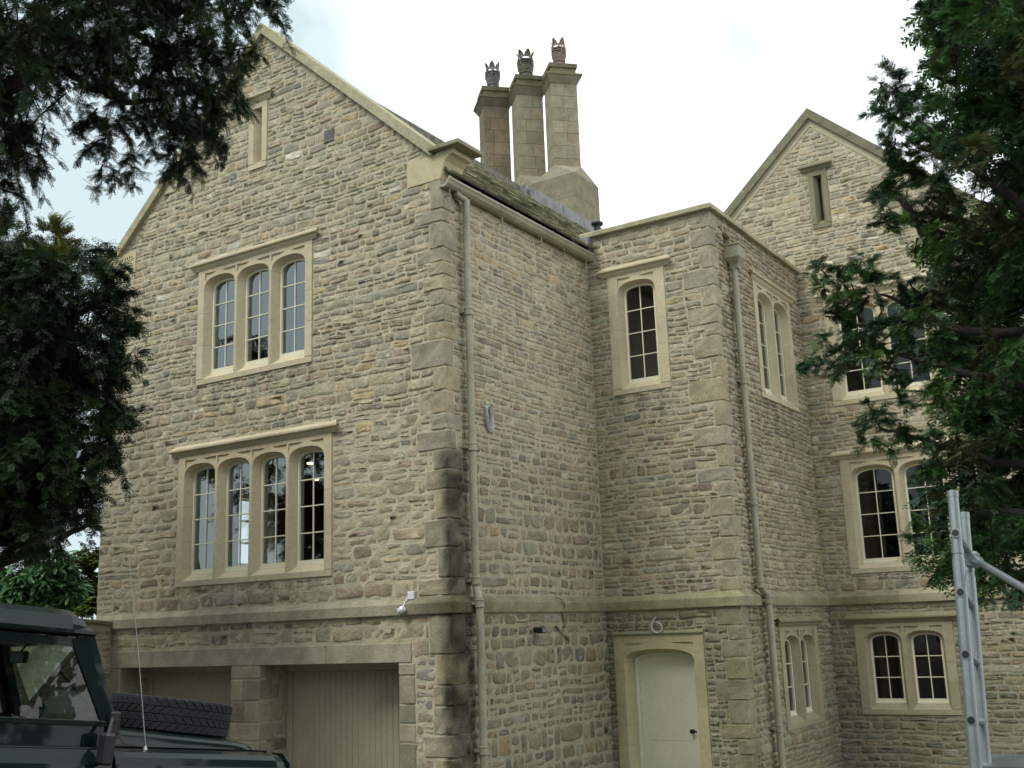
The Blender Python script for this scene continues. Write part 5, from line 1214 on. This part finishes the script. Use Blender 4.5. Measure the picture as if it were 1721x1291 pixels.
limb(ra, [at(100, 95, 8.7), at(140, 140, 8.7), at(215, 170, 8.8), at(270, 165, 8.8), at(330, 150, 8.8)], [.035, .028, .022, .016, .008])
limb(ra, [at(210, 45, 8.7), at(265, 80, 8.8), at(330, 110, 8.9)], [.025, .018, .008]); limb(ra, [at(-50, 120, 8.2), at(40, 60, 8.5), at(150, 20, 8.5), at(300, -30, 8.5)], [.06, .04, .03, .02])
# B: the yew by the garden wall, overlapping the left end of the house
rb = empty('yew_tree', (-7.9, -2.6, 1.0)); tag(rb, 'large dark yew behind the garden wall covering the left end of the gable', 'yew tree')
clB = [(0, 430, 60), (40, 440, 45), (150, 430, 30), (175, 415, 18), (190, 450, 26), (90, 470, 50), (20, 520, 80), (110, 530, 60), (170, 510, 42), (205, 490, 25), (190, 560, 42), (222, 545, 20), (30, 620, 90), (120, 620, 70), (195, 620, 34), (222, 600, 18), (20, 720, 90), (110, 710, 70), (180, 690, 40), (225, 700, 16), (212, 685, 18), (165, 760, 42), (200, 770, 20), (20, 820, 80), (90, 810, 60), (145, 820, 34), (160, 850, 20), (10, 880, 50), (60, 870, 48), (110, 862, 34), (0, 370, 24), (60, 560, 60), (60, 680, 80), (60, 780, 70)]
crown('garden_yew_crown', [(x, y, r_, 15.2 - x * .006 + rng.uniform(-.4, .4)) for x, y, r_ in clB], rb, .55, DARK + [np.array((.032, .068, .022))], sc=1.45, cover=3.8, tmpl=TWL, depth=1.6)
crown('garden_yew_outer', [(rng.uniform(-110, -20), rng.uniform(430, 820), 75, 16.0 + rng.uniform(-1, 1)) for _ in range(11)], rb, .5, DARK, sc=2.6, cover=1.3, tmpl=TWL, depth=2)
tr = np.array((-7.9, -2.6, 1.0)); limb(rb, [tr, tr + (.1, .1, 2), tr + (0, .3, 4.5), tr + (.2, .4, 7)], [.4, .33, .2, .06], 'trunk')
for a, b in (((-40, 900), (165, 855)), ((-30, 940), (150, 880)), ((-20, 760), (180, 740)), ((-20, 640), (200, 610)), ((0, 560), (190, 500))):
    limb(rb, [at(a[0], a[1] + 20, 15.4), at((a[0] + b[0]) / 2, (a[1] + b[1]) / 2 + 14, 15), at(b[0], b[1], 14.6)], [.08, .05, .02])
# C: yellower conifer tip behind it
rc = empty('conifer', tuple(at(60, 900, 22) * (1, 1, 0) + (0, 0, 1.2))); tag(rc, 'yellow-green conifer tip rising behind the dark yew on the left', 'conifer')
crown('conifer_crown', [(95, 385, 16, 22), (98, 405, 24, 22), (85, 430, 34, 22), (115, 425, 26, 22), (60, 460, 45, 22), (120, 470, 40, 22), (75, 385, 10, 22), (30, 440, 40, 22), (140, 640, 60, 22), (60, 560, 70, 22)], rc, -.3, [np.array((.12, .13, .03)), np.array((.09, .115, .028))], sc=1.9, cover=1.8, tmpl=TWL, up=.8)
tr = np.array(rc.location); limb(rc, [tr, tr + (0, 0, 4), at(95, 400, 22)], [.25, .15, .03], 'trunk')
# D: the yew at the right
rd = empty('yew_tree', tuple(at(2120, 1291, 8.9) * (1, 1, 0) + (0, 0, .3))); tag(rd, 'tall green yew filling the right edge in front of the rear wing', 'yew tree')
clD = [(1500, 150, 34), (1490, 190, 28), (1515, 228, 34), (1545, 170, 36), (1478, 138, 16), (1560, 255, 38), (1530, 280, 38), (1472, 332, 18), (1500, 305, 28), (1490, 365, 24), (1560, 15, 26), (1572, 90, 30), (1590, 330, 44), (1640, 250, 40), (1372, 455, 22), (1370, 612, 20), (1410, 505, 34), (1450, 585, 30), (1500, 620, 30), (1450, 470, 30), (1385, 560, 20), (1425, 455, 24), (1460, 560, 34), (1350, 615, 10), (1415, 615, 24), (1510, 560, 36), (1460, 690, 24), (1585, 10, 42), (1650, 10, 60), (1710, 20, 60), (1600, 75, 34), (1660, 90, 60), (1715, 110, 55), (1585, 130, 26), (1630, 160, 52), (1700, 200, 55), (1500, 145, 26), (1520, 175, 34), (1500, 205, 24), (1560, 200, 38), (1545, 240, 40), (1600, 240, 50), (1505, 240, 24), (1520, 290, 34), (1580, 300, 46), (1640, 300, 22), (1715, 280, 40), (1500, 330, 28), (1480, 325, 18), (1550, 350, 42), (1610, 370, 46), (1690, 370, 55), (1500, 375, 20), (1560, 410, 42), (1630, 440, 56), (1710, 450, 55), (1590, 490, 46), (1660, 520, 52), (1375, 440, 16), (1400, 450, 26), (1440, 440, 20), (1465, 455, 24), (1420, 480, 34), (1380, 480, 18), (1465, 500, 34), (1510, 480, 32), (1395, 520, 22), (1430, 545, 30), (1480, 550, 30), (1530, 530, 40), (1370, 600, 16), (1395, 605, 26), (1430, 595, 26), (1470, 600, 22), (1540, 590, 44), (1600, 580, 48), (1670, 600, 52), (1720, 580, 40), (1580, 650, 46), (1650, 670, 52), (1715, 690, 50), (1520, 660, 32), (1440, 720, 20), (1470, 700, 28), (1510, 710, 34), (1465, 740, 24), (1500, 750, 20), (1550, 730, 40), (1610, 750, 48), (1680, 760, 55), (1570, 790, 34), (1640, 820, 50), (1710, 830, 50), (1600, 840, 32), (1545, 875, 22), (1575, 880, 28), (1620, 890, 34), (1680, 890, 46), (1535, 900, 12), (1580, 915, 18), (1600, 935, 18), (1650, 935, 24), (1710, 930, 36), (1685, 960, 24), (1715, 985, 26), (1700, 1005, 12), (1590, 30, 40), (1480, 620, 20), (1400, 630, 14)]
GR = [np.array(c) * 1.75 for c in ((.030, .070, .022), (.042, .098, .030), (.024, .052, .018), (.052, .105, .026), (.060, .075, .030), (.028, .060, .03))]
crown('right_yew_crown', [(x, y, r_, (8.8 if x < 1560 else 8.2) + rng.uniform(-.5, .5)) for x, y, r_ in clD], rd, .28, GR, sc=1.05, tl=(.05, .105), cover=3.1, depth=.9)
clE = [(x + rng.uniform(-15, 15), y + rng.uniform(-15, 15), 62, 10.2) for x in range(1590, 1790, 52) for y in range(-20, 960, 62) if not (abs(y - 305) < 50 and x < 1690) and x > 1590 + 40 * math.sin(y / 90)]
crown('right_yew_inner', clE, rd, .3, GR, sc=2.0, cover=2.2, tmpl=TWL, depth=1.0)
crown('right_yew_outer', [(x + rng.uniform(-25, 25), y + rng.uniform(-25, 25), 88, 9.4 + rng.uniform(-1, 1)) for x in range(1820, 2260, 88) for y in range(-220, 900, 92)], rd, .3, GR, sc=2.8, cover=1.25, tmpl=TWL, depth=1.0)
tr = np.array(rd.location); limb(rd, [tr, tr + (-.1, 0, 2.5), tr + (0, .1, 5), tr + (.2, 0, 9)], [.4, .34, .26, .12], 'trunk')
for pts in (((1850, 560), (1640, 560), (1540, 520), (1480, 495)), ((1850, 700), (1700, 640), (1560, 610), (1420, 560)), ((1850, 450), (1700, 330), (1600, 260), (1510, 200)), ((1850, 800), (1700, 780), (1560, 740), (1480, 720)), ((1800, 900), (1690, 860), (1580, 880)), ((1580, 395), (1500, 360), (1490, 370)), ((1540, 520), (1450, 560), (1390, 600)), ((1850, 250), (1700, 120), (1620, 40)), ((1560, 400), (1520, 345), (1430, 350), (1450, 355))[:2] + ((1490, 330),)):
    limb(rd, [at(x, y, 8.5 + .002 * (1700 - x)) for x, y in pts], np.linspace(.045, .008, len(pts)))

# broad-leaved shrubs behind the garden wall
def leaf_mesh(name, l=.14, w=.042, fold=.25):
    xs = [0, .25, .55, .82, 1]; ws = [.05, .8, 1, .55, 0]; V = []; 
    for x, w_ in zip(xs, ws):
        dz = -.22 * x * x * l
        V += [(x * l, -w * w_ / 2, dz + fold * w * w_ / 2), (x * l, 0, dz), (x * l, w * w_ / 2, dz + fold * w * w_ / 2)]
    F = []
    for i in range(4): F += [(i * 3, i * 3 + 1, i * 3 + 4, i * 3 + 3), (i * 3 + 1, i * 3 + 2, i * 3 + 5, i * 3 + 4)]
    return np.array(V), np.array(F)
def shrub(name, label, cat, clumps, loc, cols, l, w, nlead, density, droop=.3, mat_=M_LEAF):
    root = empty(name, loc); tag(root, label, cat); rp = np.array(loc); LV, LF = leaf_mesh('leaf', l, w); pos = []
    wood = MB()
    for (px, py, r, dist) in clumps:
        c = at(px, py, dist); rr = r / FPX * dist; nw = max(4, int(density * rr * rr))
        for k in range(nw):
            v = rng.normal(size=3); v /= np.linalg.norm(v); v[2] = abs(v[2]) * .9 - .1; p = c + v * rr * rng.uniform(.55, 1.05); wood.tube([c - rp + (0, 0, -rr * .5), (c + p) / 2 - rp, p - rp], [.012, .008, .004], 5, caps=False)
            n = rng.integers(6, 10)
            for j in range(n):
                a = 2 * math.pi * j / n + rng.uniform(-.3, .3); dvec = np.array((math.cos(a), math.sin(a), rng.uniform(-droop - .5, .35))) + v * .35; pos.append((p, dvec, rng.uniform(-.5, .5), rng.uniform(.7, 1.15)))
    pos.sort(key=lambda q: np.linalg.norm(q[0] - CAM)); 
    X, Y, Zv = frames(np.array([q[1] for q in pos]), np.array([q[2] for q in pos])); VV, FF, CC = [], [], []; off = 0
    variants = [mesh('leaf', LV, LF, mat_, np.tile(c, (len(LV), 1)), True) for c in cols]
    for i, q in enumerate(pos):
        s = q[3]
        if i < nlead:
            o = bpy.data.objects.new('leaf', variants[i % len(variants)]); COL.objects.link(o); o.parent = root
            m = Matrix.Identity(4)
            for k in range(3): m[k][0] = X[i][k] * s; m[k][1] = Y[i][k] * s; m[k][2] = Zv[i][k] * s; m[k][3] = (q[0] - rp)[k]
            o.matrix_local = m
        else:
            V = q[0] - rp + s * (LV[:, 0:1] * X[i] + LV[:, 1:2] * Y[i] + LV[:, 2:3] * Zv[i]); VV.append(V); FF.append(LF + off); off += len(LV); CC.append(np.tile(cols[i % len(cols)] * rng.uniform(.7, 1.2), (len(LV), 1)))
    if VV: obj('foliage', mesh(name + '_foliage', np.concatenate(VV), np.concatenate(FF), mat_, np.concatenate(CC), True), root)['kind'] = 'stuff'
    wood.build('stems', M_BARK, root)['kind'] = 'stuff'; print(name, len(pos)); return root
ds = 18.9
shrub('rhododendron', 'broad-leaved green shrub showing over the garden wall behind the vehicle roof', 'shrub', [(60, 985, 34, ds), (95, 960, 28, ds), (30, 1000, 34, ds), (115, 1000, 28, ds), (75, 1020, 32, ds), (5, 1020, 28, ds), (125, 1030, 22, ds), (100, 940, 16, ds), (20, 965, 16, ds)], tuple(at(70, 1040, ds + .4) * (1, 1, 0) + (0, 0, .9)), [np.array(c) * 1.35 for c in ((.075, .17, .075), (.095, .21, .08), (.06, .14, .06), (.11, .22, .07))], .235, .072, 280, 330, droop=.6)
ds = 18.4
shrub('lime_shrub', 'small yellow-green shrub tucked against the left end of the house above the garden wall', 'shrub', [(152, 1024, 13, ds), (140, 1030, 12, ds), (160, 1012, 10, ds), (163, 1030, 8, ds)], tuple(at(150, 1050, ds) * (1, 1, 0) + (0, 0, 1.2)), [np.array(c) for c in ((.16, .26, .04), (.12, .22, .035), (.20, .28, .06))], .09, .055, 120, 2200, droop=.1)
ds = 20.6
shrub('holly_hedge', 'mottled yellow-green hedge behind the broad-leaved shrub', 'hedge', [(150, 950, 34, ds), (150, 990, 34, ds), (110, 975, 30, ds), (-10, 985, 30, ds), (165, 1010, 24, ds), (135, 1015, 26, ds), (20, 1010, 30, ds)], tuple(at(120, 1045, ds) * (1, 1, 0) + (0, 0, .9)), [np.array(c) for c in ((.17, .2, .045), (.09, .14, .035), (.22, .22, .07), (.06, .1, .03))], .085, .05, 120, 1100, droop=.1)
print('objects', len(bpy.data.objects))

# ------------------------------------------------------------------ trees that close the yard behind the viewpoint (seen in the panes and the paintwork)
def yard_tree(x, y, r, h, label):
    z0 = float(gz(x, y)); root = empty('broadleaf_tree', (x, y, z0)); tag(root, label, 'tree', 'trees round the yard')
    limb(root, [np.array((x, y, z0)), np.array((x + .1, y, z0 + h * .4)), np.array((x, y + .1, z0 + h * .8))], [.3, .22, .08], 'trunk')
    n = 5200; lobes = [(rng.uniform(-.5, .5) * r, rng.uniform(-.5, .5) * r, rng.uniform(.28, .8) * h, r * rng.uniform(.5, .75)) for _ in range(11)]
    P = []
    for lx, ly, lz, lr in lobes:
        v = rng.normal(size=(n // 11, 3)); v /= np.linalg.norm(v, axis=1, keepdims=True); P.append(np.array((lx, ly, lz)) + v * lr * rng.uniform(.6, 1, (n // 11, 1)) ** .5 * (1, 1, .9))
    P = np.concatenate(P); m = len(P); Dv = rng.normal(size=(m, 3)); X, Y, Z_ = frames(Dv, rng.uniform(0, 6, m)); a = .17
    V = np.stack([P - X * a - Y * a * .6, P + X * a * .2 - Y * a * .8, P + X * a * 1.2, P + Y * a * .8], 1).reshape(-1, 3); F = np.arange(4 * m).reshape(-1, 4)
    c = np.repeat(np.array((.035, .06, .02)) * rng.uniform(.5, 1.4, (m, 1)), 4, axis=0); obj('crown', mesh('yard_tree_crown', V, F, M_YEW, c), root)
for i, (x, y, r, h, lb) in enumerate(((17, -14, 3.6, 8.5, 'broad tree at the far right of the yard'), (14, -22, 4.2, 9.5, 'tall broad tree behind the viewpoint on the right'), (8, -26, 4.4, 10, 'tallest broad tree straight behind the viewpoint'), (1.5, -24, 4.2, 9, 'rounded tree behind the viewpoint on the left'), (-4.5, -20, 3.8, 8, 'lower tree behind the vehicle'), (-11, -16, 3.6, 7.5, 'tree over the garden wall far to the left'), (18, -7, 3.2, 7.5, 'tree beside the yard right of the ladder'))):
    yard_tree(x, y, r, h, lb)
